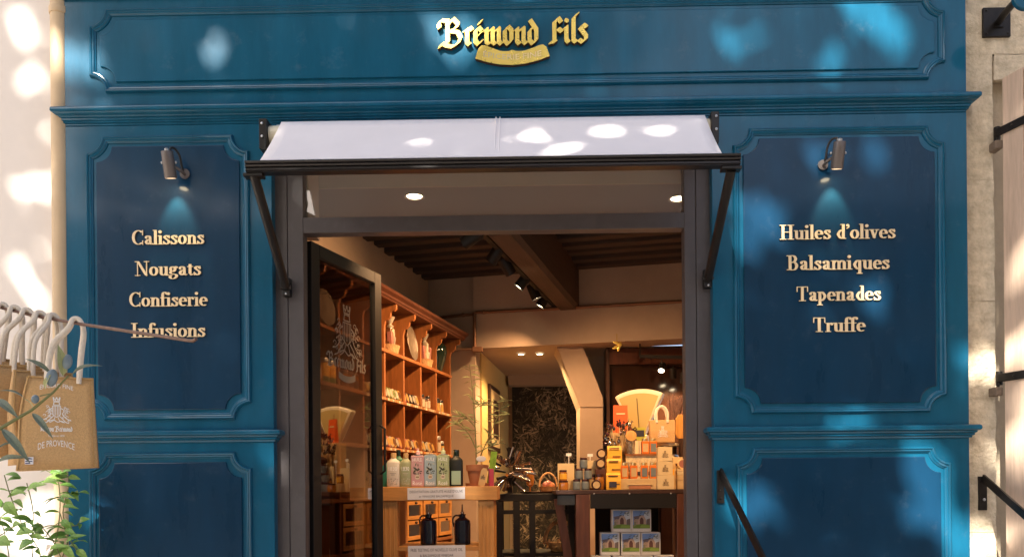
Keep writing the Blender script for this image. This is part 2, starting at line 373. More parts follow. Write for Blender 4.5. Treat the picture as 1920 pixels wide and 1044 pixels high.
def glyph_polys(g, nib=None):
    out = []
    for k, p, a, b in g:
        if k == 'b': out.append([(p[0] + a * math.cos(2 * math.pi * i / 12), p[1] + a * math.sin(2 * math.pi * i / 12)) for i in range(12)]); continue
        if k == 's': nibp = [(a / 2 * math.cos(2 * math.pi * i / 10), b / 2 * math.sin(2 * math.pi * i / 10)) for i in range(10)] if a > H_ * 2 else [(-a / 2, -b / 2), (a / 2, -b / 2), (a / 2, b / 2), (-a / 2, b / 2)]
        else:
            c, s_ = math.cos(R(38)), math.sin(R(38)); nibp = [(x * c - y * s_, x * s_ + y * c) for x, y in ((-a / 2, -b / 2), (a / 2, -b / 2), (a / 2, b / 2), (-a / 2, b / 2))]
        if k == 's' and len(p) == 2 and a > H_ * 2 and abs(p[0][0] - p[1][0]) < 1e-6: nibp = [(-a / 2, -.001), (a / 2, -.001), (a / 2, .001), (-a / 2, .001)]
        for q0, q1 in zip(p, p[1:]): out.append(hull([(q0[0] + x, q0[1] + y) for x, y in nibp] + [(q1[0] + x, q1[1] + y) for x, y in nibp]))
    return out
def word_polys(text, font):
    """[(letter, x0, polys)], total width"""
    x = 0; out = []
    for ch in text:
        adv, g = font[ch]; out.append((ch, x, glyph_polys(g))); x += adv
    return out, x
def letter_mb(mb, polys, x0, z0, sc, sx, yback, yfront, mapper=None):
    for i, pl in enumerate(polys):
        yf = yfront - .00012 * (i % 9)
        mb.prism_xz([(x0 + x * sc * sx, z0 + y * sc) for x, y in pl], yf, yback)
    return mb
def text_faces(txt, width=None, height=None):
    """built-in sans lettering as 2D faces, left-bottom at 0,0; scaled to width or cap height"""
    cu = bpy.data.curves.new('t', 'FONT'); cu.body = txt; cu.resolution_u = 2
    ob = bpy.data.objects.new('t', cu); COL.objects.link(ob); bpy.context.view_layer.update()
    me = bpy.data.meshes.new_from_object(ob)
    vs = [(v.co.x, v.co.y) for v in me.vertices]; fs = [tuple(p.vertices) for p in me.polygons]
    bpy.data.objects.remove(ob); bpy.data.curves.remove(cu); bpy.data.meshes.remove(me)
    if not vs: return [], []
    x0 = min(v[0] for v in vs); x1 = max(v[0] for v in vs); y0 = min(v[1] for v in vs); y1 = max(v[1] for v in vs)
    k = width / (x1 - x0) if width else height / (y1 - y0); ky = height / (y1 - y0) if height else k
    return [((x - x0) * k, (y - y0) * ky) for x, y in vs], fs
def text_on(mb, txt, cx, cz, y, width, height, bend=0., col=None):
    """flat lettering centred at cx, facing -y"""
    vs, fs = text_faces(txt, width, height); n = len(mb.v); old = mb.cur; mb.cur = col
    for x, z in vs:
        t = (x - width / 2) / (width / 2); mb.v.append((cx + x - width / 2, y, cz + z + bend * (1 - t * t)))
    for f in fs: mb.face([n + i for i in f])
    mb.cur = old
def crest(mb, cx, cz, h, y, rnd, nq=11):
    """heraldic crest: crown, barred shield, scrolling supporters and ribbon, as thin raised strokes"""
    k = h; i = [0]
    def stroke(pts, wd, sm=True):
        pts = smooth_pts(pts, 4) if sm else pts
        for a, b in zip(pts, pts[1:]):
            c = [(wd / 2 * math.cos(2 * math.pi * j / 6), wd / 2 * math.sin(2 * math.pi * j / 6)) for j in range(6)]
            pl = hull([(a[0] + x, a[1] + z) for x, z in c] + [(b[0] + x, b[1] + z) for x, z in c]); i[0] += 1
            mb.quad(*[(cx + x * k, y - .00003 * (i[0] % 40), cz + z * k) for x, z in pl])
    stroke([(-.09, .86), (-.11, .97), (-.04, .9), (0, 1.0), (.04, .9), (.11, .97), (.09, .86), (-.09, .86)], .03, False)
    for x in (-.1, 0, .1): stroke([(x - .005, .99), (x + .005, .99)], .05, False)
    stroke([(-.08, .83), (-.1, .72), (.1, .72), (.08, .83), (-.08, .83)], .03, False)
    stroke([(-.13, .68), (-.13, .36), (0, .26), (.13, .36), (.13, .68), (-.13, .68)], .025, False)
    for x in (-.08, -.027, .027, .08): stroke([(x, .66), (x, .34)], .022, False)
    for s in (-1, 1):
        for q in range(nq):
            bx = s * (.17 + .30 * rnd.random() * (1 - .5 * q / nq)); bz = .12 + .56 * q / nq + rnd.uniform(-.03, .03); r = rnd.uniform(.035, .065)
            stroke([(bx + s * r * (1 - t * .12) * math.cos(t), bz + r * (1 - t * .12) * math.sin(t)) for t in [.7 * j for j in range(8)]], .018)
        stroke([(s * .13, .6), (s * .24, .52), (s * .2, .36), (s * .34, .2), (s * .46, .16)], .03)
        stroke([(s * .1, .3), (s * .2, .2), (s * .3, .08), (s * .4, .04)], .03)
        stroke([(s * .05, .26), (s * .1, .14), (s * .22, .06)], .025)
    stroke([(-.24, .1), (-.1, .16), (.04, .08), (.16, .12), (.26, .06)], .03)

# ================================================================== the setting
FLOOR = .74                                   # shop floor above the street
tag(MB().quad((-300, -300, 0), (300, -300, 0), (300, 300, 0), (-300, 300, 0)).build('street', M['pave']), kind='structure')

# ------------------------------------------------------------------ shop front
XL, XR = fx(124), fx(1815)
DL, DR = fx(511), fx(1336)                     # pier edges at the doorway
ZC0, ZC1 = fz(219), fz(185, y=3.952)             # underside and top of the cornice
ZTOP = fz(-60)
front = thing('shop_facade', 'teal painted wooden shop front with moulded panels around the doorway', 'shop front', (0, D, 0))
def FB(mb): return mb.move(Matrix.Translation((0, -D, 0)))
FB(MB().box(XL, XR, D, D + .06, ZC0 - .012, ZTOP)).build('fascia_board', M['teal'], front, bev=.003)
FB(MB().box(XL, DL, D, D + .06, .0, ZC0 - .014)).build('pier', M['teal'], front, bev=.003)
FB(MB().box(DR, XR, D, D + .06, .0, ZC0 - .014)).build('pier', M['teal'], front, bev=.003)
FB(MB().box(DL + .002, DR - .002, D + .001, D + .06, fz(262), ZC0 - .015)).build('door_head', M['teal'], front)
MOULD = [(0, -.002), (0, .006), (.003, .014), (.008, .018), (.013, .016), (.016, .011), (.018, .013), (.024, .012), (.028, .006), (.034, .004), (.034, -.002)]
def panel(x0, x1, z0, z1, r, material, inset=.052):
    f = MB(); f.prism_xz([(x, z) for x, z in scoop(x0 + inset, x1 - inset, z0 + inset, z1 - inset, r * .95)], D - .010, D - .001)
    f = FB(f).build('panel', material, front, bev=.004)
    m = MB(); sweep_loop(m, scoop(x0, x1, z0, z1, r), MOULD, D)
    FB(m).build('moulding', M['teal'], f, smooth=True)
panel(fx(169, 90), fx(1771, 90), fz(163), fz(6), .085, M['teal'], .055)
panel(fx(165), fx(470), fz(787, 318), fz(256, 318), .085, M['navy'])
panel(fx(1375), fx(1772), fz(774, 1573), fz(240, 1573), .085, M['navy'])
panel(fx(165), fx(470), .25, fz(848, 318), .085, M['navy'])
panel(fx(1377), fx(1779), .25, fz(838, 1573), .085, M['navy'])
h = ZC1 - ZC0
def cyma(h, out):
    k = out / .082
    return [(o * k, z * h) for o, z in ((0, 0), (.012, 0), (.014, .10), (.012, .13), (.022, .16), (.024, .30), (.022, .33), (.032, .35), (.034, .40), (.044, .46), (.060, .52), (.071, .60), (.074, .63), (.082, .65), (.085, .72), (.085, .86), (.082, .95), (.074, 1.0), (0, 1.02))]
m = MB(); sweep_plan(m, [(XL, D + .05), (XL, D), (XR, D), (XR, D + .05)], [(o, ZC0 + z) for o, z in cyma(h, .048)]); FB(m).build('cornice', M['teal'], front, smooth=True)
m = MB(); sweep_plan(m, [(XL, D + .05), (XL, D), (XR, D), (XR, D + .05)], [(o, fz(-14) + z) for o, z in cyma(.16, .09)]); FB(m).build('cornice', M['teal'], front, smooth=True)
def rail(x0, x1, z0, z1):
    h = z1 - z0; pr = [(0, 0), (.008, 0), (.010, h * .14), (.018, h * .2), (.018, h * .34), (.026, h * .4), (.028, h * .52), (.034, h * .54), (.041, h * .62), (.043, h * .76), (.041, h * .92), (.034, h), (0, h + .003)]
    m = MB(); sweep_plan(m, [(x0, D + .05), (x0, D), (x1, D), (x1, D + .05)], [(o, z0 + z) for o, z in pr]); FB(m).build('dado_rail', M['teal'], front, smooth=True)
rail(XL, DL, fz(829, 318), fz(806, 318, 3.96)); rail(DR, XR, fz(822, 1573), fz(797, 1573, 3.96))
FB(MB().box(XL - .012, XL + .3, D - .012, D + .05, 0, .22)).build('plinth', M['teal'], front); FB(MB().box(DR, XR + .012, D - .012, D + .05, 0, .22)).build('plinth', M['teal'], front)
for px, py in ((197, 130), (178, 225), (1595, 245), (1640, 222), (1690, 680)):
    q = P(px, py, D); FB(MB().ell((q.x, D, q.z), .004, .003, .004, 8, 5)).build('screw_head', M['teal'], front)

# masonry behind the woodwork
bw = thing('building_wall', 'masonry wall of the old building behind the teal shop front', 'wall', (0, D + .062, 0))
MB().box(XL - .01, DL - .02, 0, .28, 0, 5.5).build('masonry', M['iplast'], bw); MB().box(DR + .02, XR + .01, 0, .28, 0, 5.5).build('masonry', M['iplast'], bw)
MB().box(DL - .02, DR + .02, 0, .28, fz(300) + .1, 5.5).build('masonry', M['iplast'], bw)
lw = thing('neighbour_wall', 'smooth white rendered wall left of the shop front', 'wall', (0, D + .07, 0)); MB().box(-9, XL - .012, 0, .3, 0, 7).build('render_coat', M['plaster_w'], lw)
dp = P(109, 520, 3.99); pt = thing('drain_pipe', 'beige drainpipe running up between the white wall and the shop front', 'drainpipe', (dp.x, 4.02, 0))
MB().lathe([(.043, .0), (.043, 7.0)], 24).build('pipe', M['pipe'], pt, smooth=True)
for z in (fz(3), fz(1100)):
    MB().lathe([(.047, z - .018), (.049, z - .012), (.049, z + .012), (.047, z + .018)], 24).build('collar', M['pipe'], pt, smooth=True)

# stone wall on the right: big limestone blocks with recessed joints
SX0 = XR + .004; SX1 = fx(1878); SX2 = SX1 + 2.6
sw = thing('stone_wall', 'pale limestone wall right of the shop front', 'wall', (0, D + .05, 0))
MB().box(SX0, SX1 - .002, .012, .3, 0, 5.5).box(SX1 - .002, SX2, .08, .3, 0, 5.5).build('mortar', mat('mortar', (.42, .34, .24), .95, var=.1, bump=.4), sw)
def stone(x0, x1, z0, z1, dep=0.):
    r = random.Random(int(x0 * 1000 + z0 * 77)); m = MB(); nx, nz = max(2, int((x1 - x0) / .05)), max(2, int((z1 - z0) / .05))
    g = [[(x0 + (x1 - x0) * i / nx + (r.uniform(-.004, .004) if j not in (0,) else 0), dep + r.uniform(-.0045, .0045) + (.003 if i in (0, nx) or j in (0, nz) else 0), z0 + (z1 - z0) * j / nz) for i in range(nx + 1)] for j in range(nz + 1)]
    for j in range(nz):
        for i in range(nx): m.quad(g[j][i], g[j][i + 1], g[j + 1][i + 1], g[j + 1][i])
    m.box(x0 + .001, x1 - .001, dep + .0076, .05, z0 + .004, z1 - .004)
    return m.build('stone_block', M['stone'], sw, smooth='all')
zs = [0, .45, .92, 1.36, fz(745, 1850), fz(560, 1850), fz(330, 1850), fz(92, 1850)]
for a, b in zip(zs, zs[1:]): stone(SX0, SX1 - .004, a + .001, b - .001)
SHT = fz(150, 1900)
stone(SX0, SX1 + .5, fz(92, 1850) + .002, fz(-60, 1850)); stone(SX1 + .002, SX1 + .5, SHT + .03, fz(92, 1850) - .002, .0); stone(SX1 + .503, SX2, SHT + .03, fz(-60, 1850), .0)
stone(SX0, SX2, fz(-60, 1850) + .002, 4.6)

# open plank shutter, hinged beside the stone jamb and swung out towards the street
hp = P(1883, 500, 4.0); sang = math.atan2(-1, .345)
sh = thing('plank_shutter', 'weathered wooden plank shutter swung open on black strap hinges', 'shutter', (hp.x, 3.99, 0), sang)
pw = .115
for i in range(7):
    MB().box(i * pw + .0015, (i + 1) * pw - .0015, -.014 + .002 * (i % 2), .014, 1.12, SHT - .004 * (i % 3)).build('plank', M['plank'], sh, bev=.002)
for z in (fz(248, 1862), fz(708, 1872)):
    st = MB().box(-.035, .74, -.023, -.0145, z - .021, z + .021).build('strap_hinge', M['iron'], sh, bev=.002)
    MB().lathe([(.016, z - .035), (.016, z + .035)], 10, (-.038, -.004, 0)).build('knuckle', M['iron'], st, smooth=True)
    for x in (.06, .3, .6): MB().ell((x, -.024, z), .007, .004, .007, 8, 5).build('rivet', M['iron'], st, smooth=True)
for zz in (248, 708):
    q = P(1869, zz + 18, 4.02); b = thing('hinge_pintle', 'rusty pintle block set in the stone under the %s strap hinge' % ('upper' if zz == 248 else 'lower'), 'hinge', (q.x, 4.03, q.z))
    MB().box(-.022, .018, -.035, .035, -.045, .0).build('block', mat('old_iron', (.15, .11, .08), .8, var=.4, bump=.4), b, bev=.006); MB().lathe([(.008, -.0), (.008, .02)], 8, (.0, -.02, 0)).build('pin', M['iron'], b)

# lantern bracket with plate
q = P(1868, 43, 4.04); lb = thing('lantern_bracket', 'black iron wall bracket with square plate on the stone wall', 'bracket', (q.x, 4.045, q.z))
MB().box(-.07, .07, -.012, .004, -.075, .075).build('wall_plate', M['iron'], lb, bev=.002)
for x in (-.055, .055):
    for z in (-.06, .06): MB().ell((x, -.013, z), .006, .005, .006, 8, 5).build('bolt', M['iron'], lb, smooth=True)
e = P(1905, 2, 3.75) - q; e.y = 3.75 - 4.045
MB().tube([(.005, -.01, -.005), tuple(e * .5), tuple(e)], .017, 10).build('arm', M['iron'], lb, smooth=True); MB().box(-.022, .03, -.02, -.012, -.03, -.012).build('arm_foot', M['iron'], lb)
e2 = P(1922, -4, 3.74) - q; e2.y = 3.74 - 4.045
m = MB().lathe([(.002, -.012), (.058, -.012), (.062, -.008), (.062, .008), (.058, .012), (.002, .012)], 28); m.move(Matrix.Translation(e2) @ Matrix.Rotation(R(90), 4, 'X')); m.build('sign_disc', M['teal'], lb, smooth=True)

# ------------------------------------------------------------------ door frame and transom
FY = D + .05
df = thing('door_frame', 'dark brown grey metal door frame with glazed transom above the open doorway', 'door frame', (0, FY, FLOOR))
def FF(mb): return mb.move(Matrix.Translation((0, -FY, -FLOOR)))
JL0, JL1, JL2 = fx(512, y=FY), fx(540, y=FY), fx(569, y=FY); JR0, JR1, JR2 = fx(1284, y=FY), fx(1306, y=FY), fx(1337, y=FY)
ZT0, ZT1, ZTT = fz(431, y=FY), fz(402, y=FY), fz(285, y=FY)
FF(MB().box(JL0, JL1 - .0025, FY, FY + .07, FLOOR, ZTT)).build('jamb', M['frame'], df, bev=.003); FF(MB().box(JL1, JL2, FY + .002, FY + .08, FLOOR, ZTT)).build('jamb', M['frame'], df, bev=.003)
FF(MB().box(JR0, JR1 - .0025, FY + .002, FY + .08, FLOOR, ZTT)).build('jamb', M['frame'], df, bev=.003); FF(MB().box(JR1, JR2, FY, FY + .07, FLOOR, ZTT)).build('jamb', M['frame'], df, bev=.003)
FF(MB().box(JL2 - .001, JR0 + .001, FY + .004, FY + .078, ZT0, ZT1)).build('transom_bar', M['frame'], df, bev=.003)
FF(MB().box(JL2, JR0, FY + .006, FY + .07, ZTT - .05, ZTT + .1)).build('head_rail', M['frame'], df)
FF(MB().box(JL2 + .001, JR0 - .001, FY + .04, FY + .046, ZT1 + .001, ZTT - .051)).build('transom_pane', M['tglass'], df)
FF(MB().box(JL0, JR2, FY - .02, FY + .1, FLOOR - .03, FLOOR + .012)).build('threshold', M['step'], df)

# ------------------------------------------------------------------ steps up to the door (below the frame of the picture)
stp = thing('entrance_steps', 'pale stone steps leading up to the shop doorway', 'steps')
for i in range(4):
    MB().box(DL - .3, DR + .35, D - .02 - .30 * (4 - i), D - .022, .182 * i + .003 * (i > 0), .182 * (i + 1)).build('step', M['step'], stp, bev=.008)

# ------------------------------------------------------------------ awning
ay0, ay1 = 3.90, 3.56
aw = thing('awning', 'pale lilac white awning with black front bar half rolled out over the doorway', 'awning', (0, D, 0))
a0, a1 = P(524, 227, ay0), P(1321, 218, ay0); b0, b1 = P(489, 301, ay1), P(1356, 293, ay1)
zt = (a0.z + a1.z) / 2; zb = (b0.z + b1.z) / 2
xa0, xa1 = (a0.x + b0.x) / 2, (a1.x + b1.x) / 2
m = MB(); N_ = 40
for j in range(9):
    t = j / 8
    for i in range(N_ + 1): m.v.append((xa0 + (xa1 - xa0) * i / N_, ay0 + (ay1 - ay0) * t, zt + (zb - zt) * t - .010 * math.sin(math.pi * t) - .0012 * math.sin(i * .35) * t))
for j in range(8):
    for i in range(N_): a = j * (N_ + 1) + i; m.face((a, a + N_ + 1, a + N_ + 2, a + 1))
cl = FB(m).build('canopy', M['awning'], aw, smooth='all'); s = cl.modifiers.new('s', 'SOLIDIFY'); s.thickness = .002
xs = fx(928, 260, 3.7); k = FB(MB().tube([(xs, ay0 - .012, zt + .0015), (xs, (ay0 + ay1) / 2, (zt + zb) / 2 - .0095), (xs, ay1 + .01, zb + .0025)], .0022, 6)).build('seam', M['awning'], cl)
k = FB(MB().tube([(xs + .02, ay0 - .012, zt + .0015), (xs + .02, (ay0 + ay1) / 2, (zt + zb) / 2 - .0095), (xs + .02, ay1 + .01, zb + .0025)], .0022, 6)).build('seam', M['awning'], cl)
by = ay1 - .045; bz1, bz0 = (fz(296, 480, by - .015) + fz(288, 1370, by - .015)) / 2, (fz(327, 480, ay1) + fz(319, 1370, ay1)) / 2; hb = bz1 - bz0
xb0, xb1 = fx(461, 310, by), fx(1388, 310, by)
prof = [(0, 0), (.0, hb * .06), (-.006, hb * .10), (-.006, hb * .28), (.004, hb * .32), (.004, hb * .36), (-.010, hb * .40), (-.014, hb * .52), (-.010, hb * .62), (-.002, hb * .66), (-.012, hb * .70), (-.016, hb * .82), (-.010, hb * .95), (.004, hb), (.05, hb), (.05, 0)]
FB(MB().rings([[(x, by + o, bz0 + z) for o, z in prof] for x in (xb0 + .004, xb1 - .004)])).build('front_bar', M['awnbar'], aw, smooth=True)
for x, s in ((xb0, 1), (xb1, -1)): FB(MB().rings([[(x + d, by + o * 1.02 - .001, bz0 - .001 + z * 1.02) for o, z in prof] for d in (min(0, s * .006), max(0, s * .006))])).build('end_cap', M['black'], aw)
for (px, py, qx, qy) in ((476, 327, 536, 538), (1371, 319, 1328, 522)):
    p0 = P(px, py, ay1 - .02); p1 = P(qx, qy, D + .01)
    p1.y = D + .012
    arm = MB().tube([p0, p1], .0225, 12); FB(arm).build('arm', M['black'], aw, smooth=True)
    FB(MB().box(p0.x - .045, p0.x + .045, p0.y - .02, p0.y + .03, bz0 - .016, bz0 - .001)).build('arm_shoe', M['black'], aw, bev=.003)
    FB(MB().box(p1.x - .02, p1.x + .02, D + .012, FY - .0005, p1.z - .045, p1.z + .05)).build('wall_bracket', M['black'], aw, bev=.003)
    FB(MB().tube([(p1.x - .028, p1.y, p1.z), (p1.x + .028, p1.y, p1.z)], .014, 10)).build('pivot', M['black'], aw, smooth=True)
    FB(MB().ell((p1.x, D + .010, p1.z - .034), .006, .004, .006, 8, 5)).build('bolt', M['alu'], aw); FB(MB().ell((p1.x, D + .010, p1.z + .038), .006, .004, .006, 8, 5)).build('bolt', M['alu'], aw)
for px, py, s in ((500, 246, 1), (1336, 238, -1)):
    q = P(px, py, 3.93); zr = zt - .055
    FB(MB().prism_xz([(q.x - .02, zr - .09), (q.x + .016, zr - .10), (q.x + .02, zr + .06), (q.x - .02, zr + .06)], 3.87, D - .0005)).build('roller_bracket', M['black'], aw, bev=.003)
    FB(MB().tube([(q.x + s * .02, 3.935, zr), (q.x + s * .09, 3.935, zr)], .048, 18)).build('roller_end', M['ivory'], aw, smooth=True)
    FB(MB().tube([(q.x + s * .055, 3.93, zr + .036), (q.x + s * .12, 3.93, zr + .036)], .018, 12)).build('roller_clip', M['alu'], aw, smooth=True)
    for dz in (-.03, .035): FB(MB().ell((q.x - s * .004, 3.868, zr + dz), .007, .004, .007, 8, 5)).build('bolt', M['alu'], aw)
zr = zt - .055
FB(MB().tube([(xa0 + .03, 3.94, zr), (xa1 - .03, 3.94, zr)], .046, 18)).build('roller', M['awning'], aw, smooth=True)

# ------------------------------------------------------------------ sign and lettering
sg = thing('shop_sign', 'raised gold blackletter sign reading Brémond Fils with ribbon banner', 'sign', (0, D, 0))
def sign_word(txt, xa, xb, py, sc):
    ws, W = word_polys(txt, GOTHIC); x0, x1 = P(xa, py, D).x, P(xb, py, D).x; z = P((xa + xb) / 2, py, D).z; sx = (x1 - x0) / W / sc
    for ch, x, pl in ws:
        if pl:
            lt = FB(letter_mb(MB(), pl, x0 + x * sc * sx, z, sc, sx, D - .030, D - .034)).build('letter', M['gold'], sg); lt['label'] = 'gold letter ' + ch
            FB(letter_mb(MB(), [[((a - .3) * 1.0 + .3, b) for a, b in q] for q in pl], x0 + x * sc * sx, z, sc, sx, D - .0102, D - .0295)).build('letter_side', M['edge'], lt)
            
sign_word('Brémond', 824, 1010, 91, .0905); sign_word('Fils', 1030, 1102, 87, .0905)
pts = []
xa, xb = P(892, 112, D).x, P(1030, 112, D).x; zc = P(961, 112, D).z; wv = xb - xa
top = [(0, .0), (.05, .055), (.1, .066), (.2, .052), (.35, .03), (.45, .030), (.5, .037), (.55, .030), (.65, .030), (.8, .048), (.9, .064), (.95, .058), (1, .005)]
bot = [(1, .002), (.85, -.018), (.68, -.034), (.5, -.040), (.32, -.036), (.15, -.022), (0, -.004)]
outl = [(xa + wv * t, zc + b - .006) for t, b in bot[::-1]] + [(xa + wv * t, zc + b - .006) for t, b in top[::-1]]
def ribbon(y0, y1, mt, par, nm):
    m = MB(); n = 24
    def itp(c, t):
        c = sorted(c)
        for (t0, a), (t1, b) in zip(c, c[1:]):
            if t0 <= t <= t1: return a + (b - a) * (t - t0) / (t1 - t0)
        return c[-1][1]
    m.rings([[(xa + wv * i / n, y1, zc + itp(bot, i / n) - .006), (xa + wv * i / n, y0, zc + itp(bot, i / n) - .006), (xa + wv * i / n, y0, zc + itp(top, i / n) - .006), (xa + wv * i / n, y1, zc + itp(top, i / n) - .006)] for i in range(n + 1)])
    return FB(m).build(nm, mt, par)
bn = ribbon(D - .034, D - .030, M['gold'], sg, 'banner'); ribbon(D - .0295, D - .0102, M['edge'], bn, 'banner_side')
m = MB(); text_on(m, 'ÉPICERIE FINE', (xa + xb) / 2, zc - .002, D - .0346, wv * .78, .036, bend=-.018); FB(m).build('banner_lettering', mat('silvery_ink', (.75, .62, .42), .35, metal=.8), bn)
def gilt_word(txt, xa, xb, py, side):
    q = P((xa + xb) / 2, py, D); lo = thing('gilt_lettering', "raised cream gilt lettering reading %s on the %s navy panel" % (txt, side), 'lettering', (q.x, D - .010, q.z))
    ws, W = word_polys(txt, DIDONE); wd = P(xb, py, D).x - P(xa, py, D).x; sc = .0745; sx = wd / W / sc
    for ch, x, pl in ws:
        if pl:
            lt = letter_mb(MB(), pl, -wd / 2 + x * sc * sx, 0, sc, sx, -.006, -.009).build('letter', M['cream'], lo)
            letter_mb(MB(), pl, -wd / 2 + x * sc * sx, 0, sc, sx, -.0002, -.0055).build('letter_side', M['edge'], lt)
for t, a, b, y in (('Calissons', 250, 386, 460), ('Nougats', 257, 380, 518), ('Confiserie', 245, 392, 575.5), ('Infusions', 249, 388, 633)): gilt_word(t, a, b, y, 'left')
for t, a, b, y in (("Huiles d'olives", 1460, 1676, 450), ('Balsamiques', 1473, 1665, 507), ('Tapenades', 1491, 1649, 565), ('Truffe', 1522, 1620, 623)): gilt_word(t, a, b, y, 'right')

# ------------------------------------------------------------------ wall spotlights on the panels
def wall_lamp(px, py, s, label):
    q = P(px, py, 3.87); l = thing('wall_spotlight', label, 'spotlight', (q.x, D - .0102, q.z))
    yy = -.092
    def tilt(mb): return mb.move(Matrix.Translation((0, yy, 0)) @ Matrix.Rotation(R(16), 4, 'X') @ Matrix.Rotation(R(-1.5 * s), 4, 'Y'))
    tilt(MB().lathe([(.002, .064), (.027, .064), (.029, .061), (.029, .028), (.030, .027), (.030, -.060), (.028, -.064), (.025, -.064), (.024, -.053)], 24)).build('body', M['lamp'], l, smooth=True)
    tilt(MB().disc(.0238, -.0535, 20)).build('lens', M['bulb2'], l)
    tilt(MB().lathe([(.011, .066), (.011, .076), (.005, .080)], 12)).build('cable_gland', M['alu'], l, smooth=True)
    MB().tube(smooth_pts([(0, yy + .014, .078), (.003, yy + .018, .094), (s * .016, yy + .035, .096), (s * .030, yy + .055, .070), (s * .034, -.02, .02), (s * .036, -.004, .0)], 6), .0055, 8).build('cable', M['black'], l, smooth=True)
    MB().tube([(0, yy + .0, .01), (s * .04, -.05, -.012), (s * .044, -.006, -.016)], .008, 8).build('bracket', M['lamp'], l, smooth=True)
    MB().lathe([(.0, 0), (.024, 0), (.026, .004), (.026, .010), (.0, .010)], 16).move(Matrix.Translation((s * .044, -.001, -.012)) @ Matrix.Rotation(R(90), 4, 'X')).build('base_plate', M['lamp'], l, smooth=True)
    for d in (-1, 1): MB().ell((d * .036, yy, .012), .006, .006, .007, 8, 6).build('pivot_screw', M['alu'], l, smooth=True)
    ld = bpy.data.lights.new('wall_spotlight_light', 'SPOT'); ld.energy = 2.4; ld.color = (1, .86, .52); ld.spot_size = R(54); ld.spot_blend = .5; ld.shadow_soft_size = .02
    lo = bpy.data.objects.new('wall_spotlight_light', ld); COL.objects.link(lo); lo.parent = l; lo.location = (0, yy + .0155, -.06); lo.rotation_euler = (R(20), 0, 0)
wall_lamp(312, 305, 1, 'small grey cylinder spotlight above the word Calissons'); wall_lamp(1576, 287, -1, 'small grey cylinder spotlight above the words Huiles d olives')

# ------------------------------------------------------------------ handrails
q = P(1352, 912, 3.98); hr = thing('handrail', 'black flat iron handrail sloping down from the teal pier beside the door', 'handrail', (q.x, D, 0))
MB().box(-.018, .018, -.012, -.001, q.z - .085, q.z + .085).build('wall_plate', M['iron'], hr, bev=.002)
p0 = Vector((.0, -.012, q.z + .078)); p1 = P(1445, 1075, 3.35) - Vector((q.x, D, 0)); d = p1 - p0; p2 = p0 + d * 2.0
MB().bar(p0, p2, .012, .044).build('rail', M['iron'], hr, bev=.002); MB().bar(p2 - Vector((0, 0, .01)), (p2.x, p2.y, .0), .03, .03, (0, 1, 0)).build('post', M['iron'], hr)
for dz in (-.06, -.02): MB().ell((0, -.013, q.z + dz), .006, .005, .006, 8, 5).build('bolt', M['iron'], hr)
q = P(1843, 925, 4.04); hr = thing('handrail', 'black flat iron handrail fixed to the limestone beside the shutter', 'handrail', (q.x, D + .05, 0))
MB().box(-.02, .02, -.014, .004, q.z - .085, q.z + .09).build('wall_plate', M['iron'], hr, bev=.002)
p0 = Vector((.0, -.012, q.z + .082)); p1 = P(1930, 972, 3.62) - Vector((q.x, D + .05, 0)); d = p1 - p0; p2 = p0 + d * 2.6
MB().bar(p0, p2, .012, .040).build('rail', M['iron'], hr, bev=.002); MB().bar(p2 - Vector((0, 0, .01)), (p2.x, p2.y, .0), .03, .03, (0, 1, 0)).build('post', M['iron'], hr)
MB().ell((0.004, -.015, q.z - .03), .008, .006, .008, 8, 5).build('bolt', M['alu'], hr)

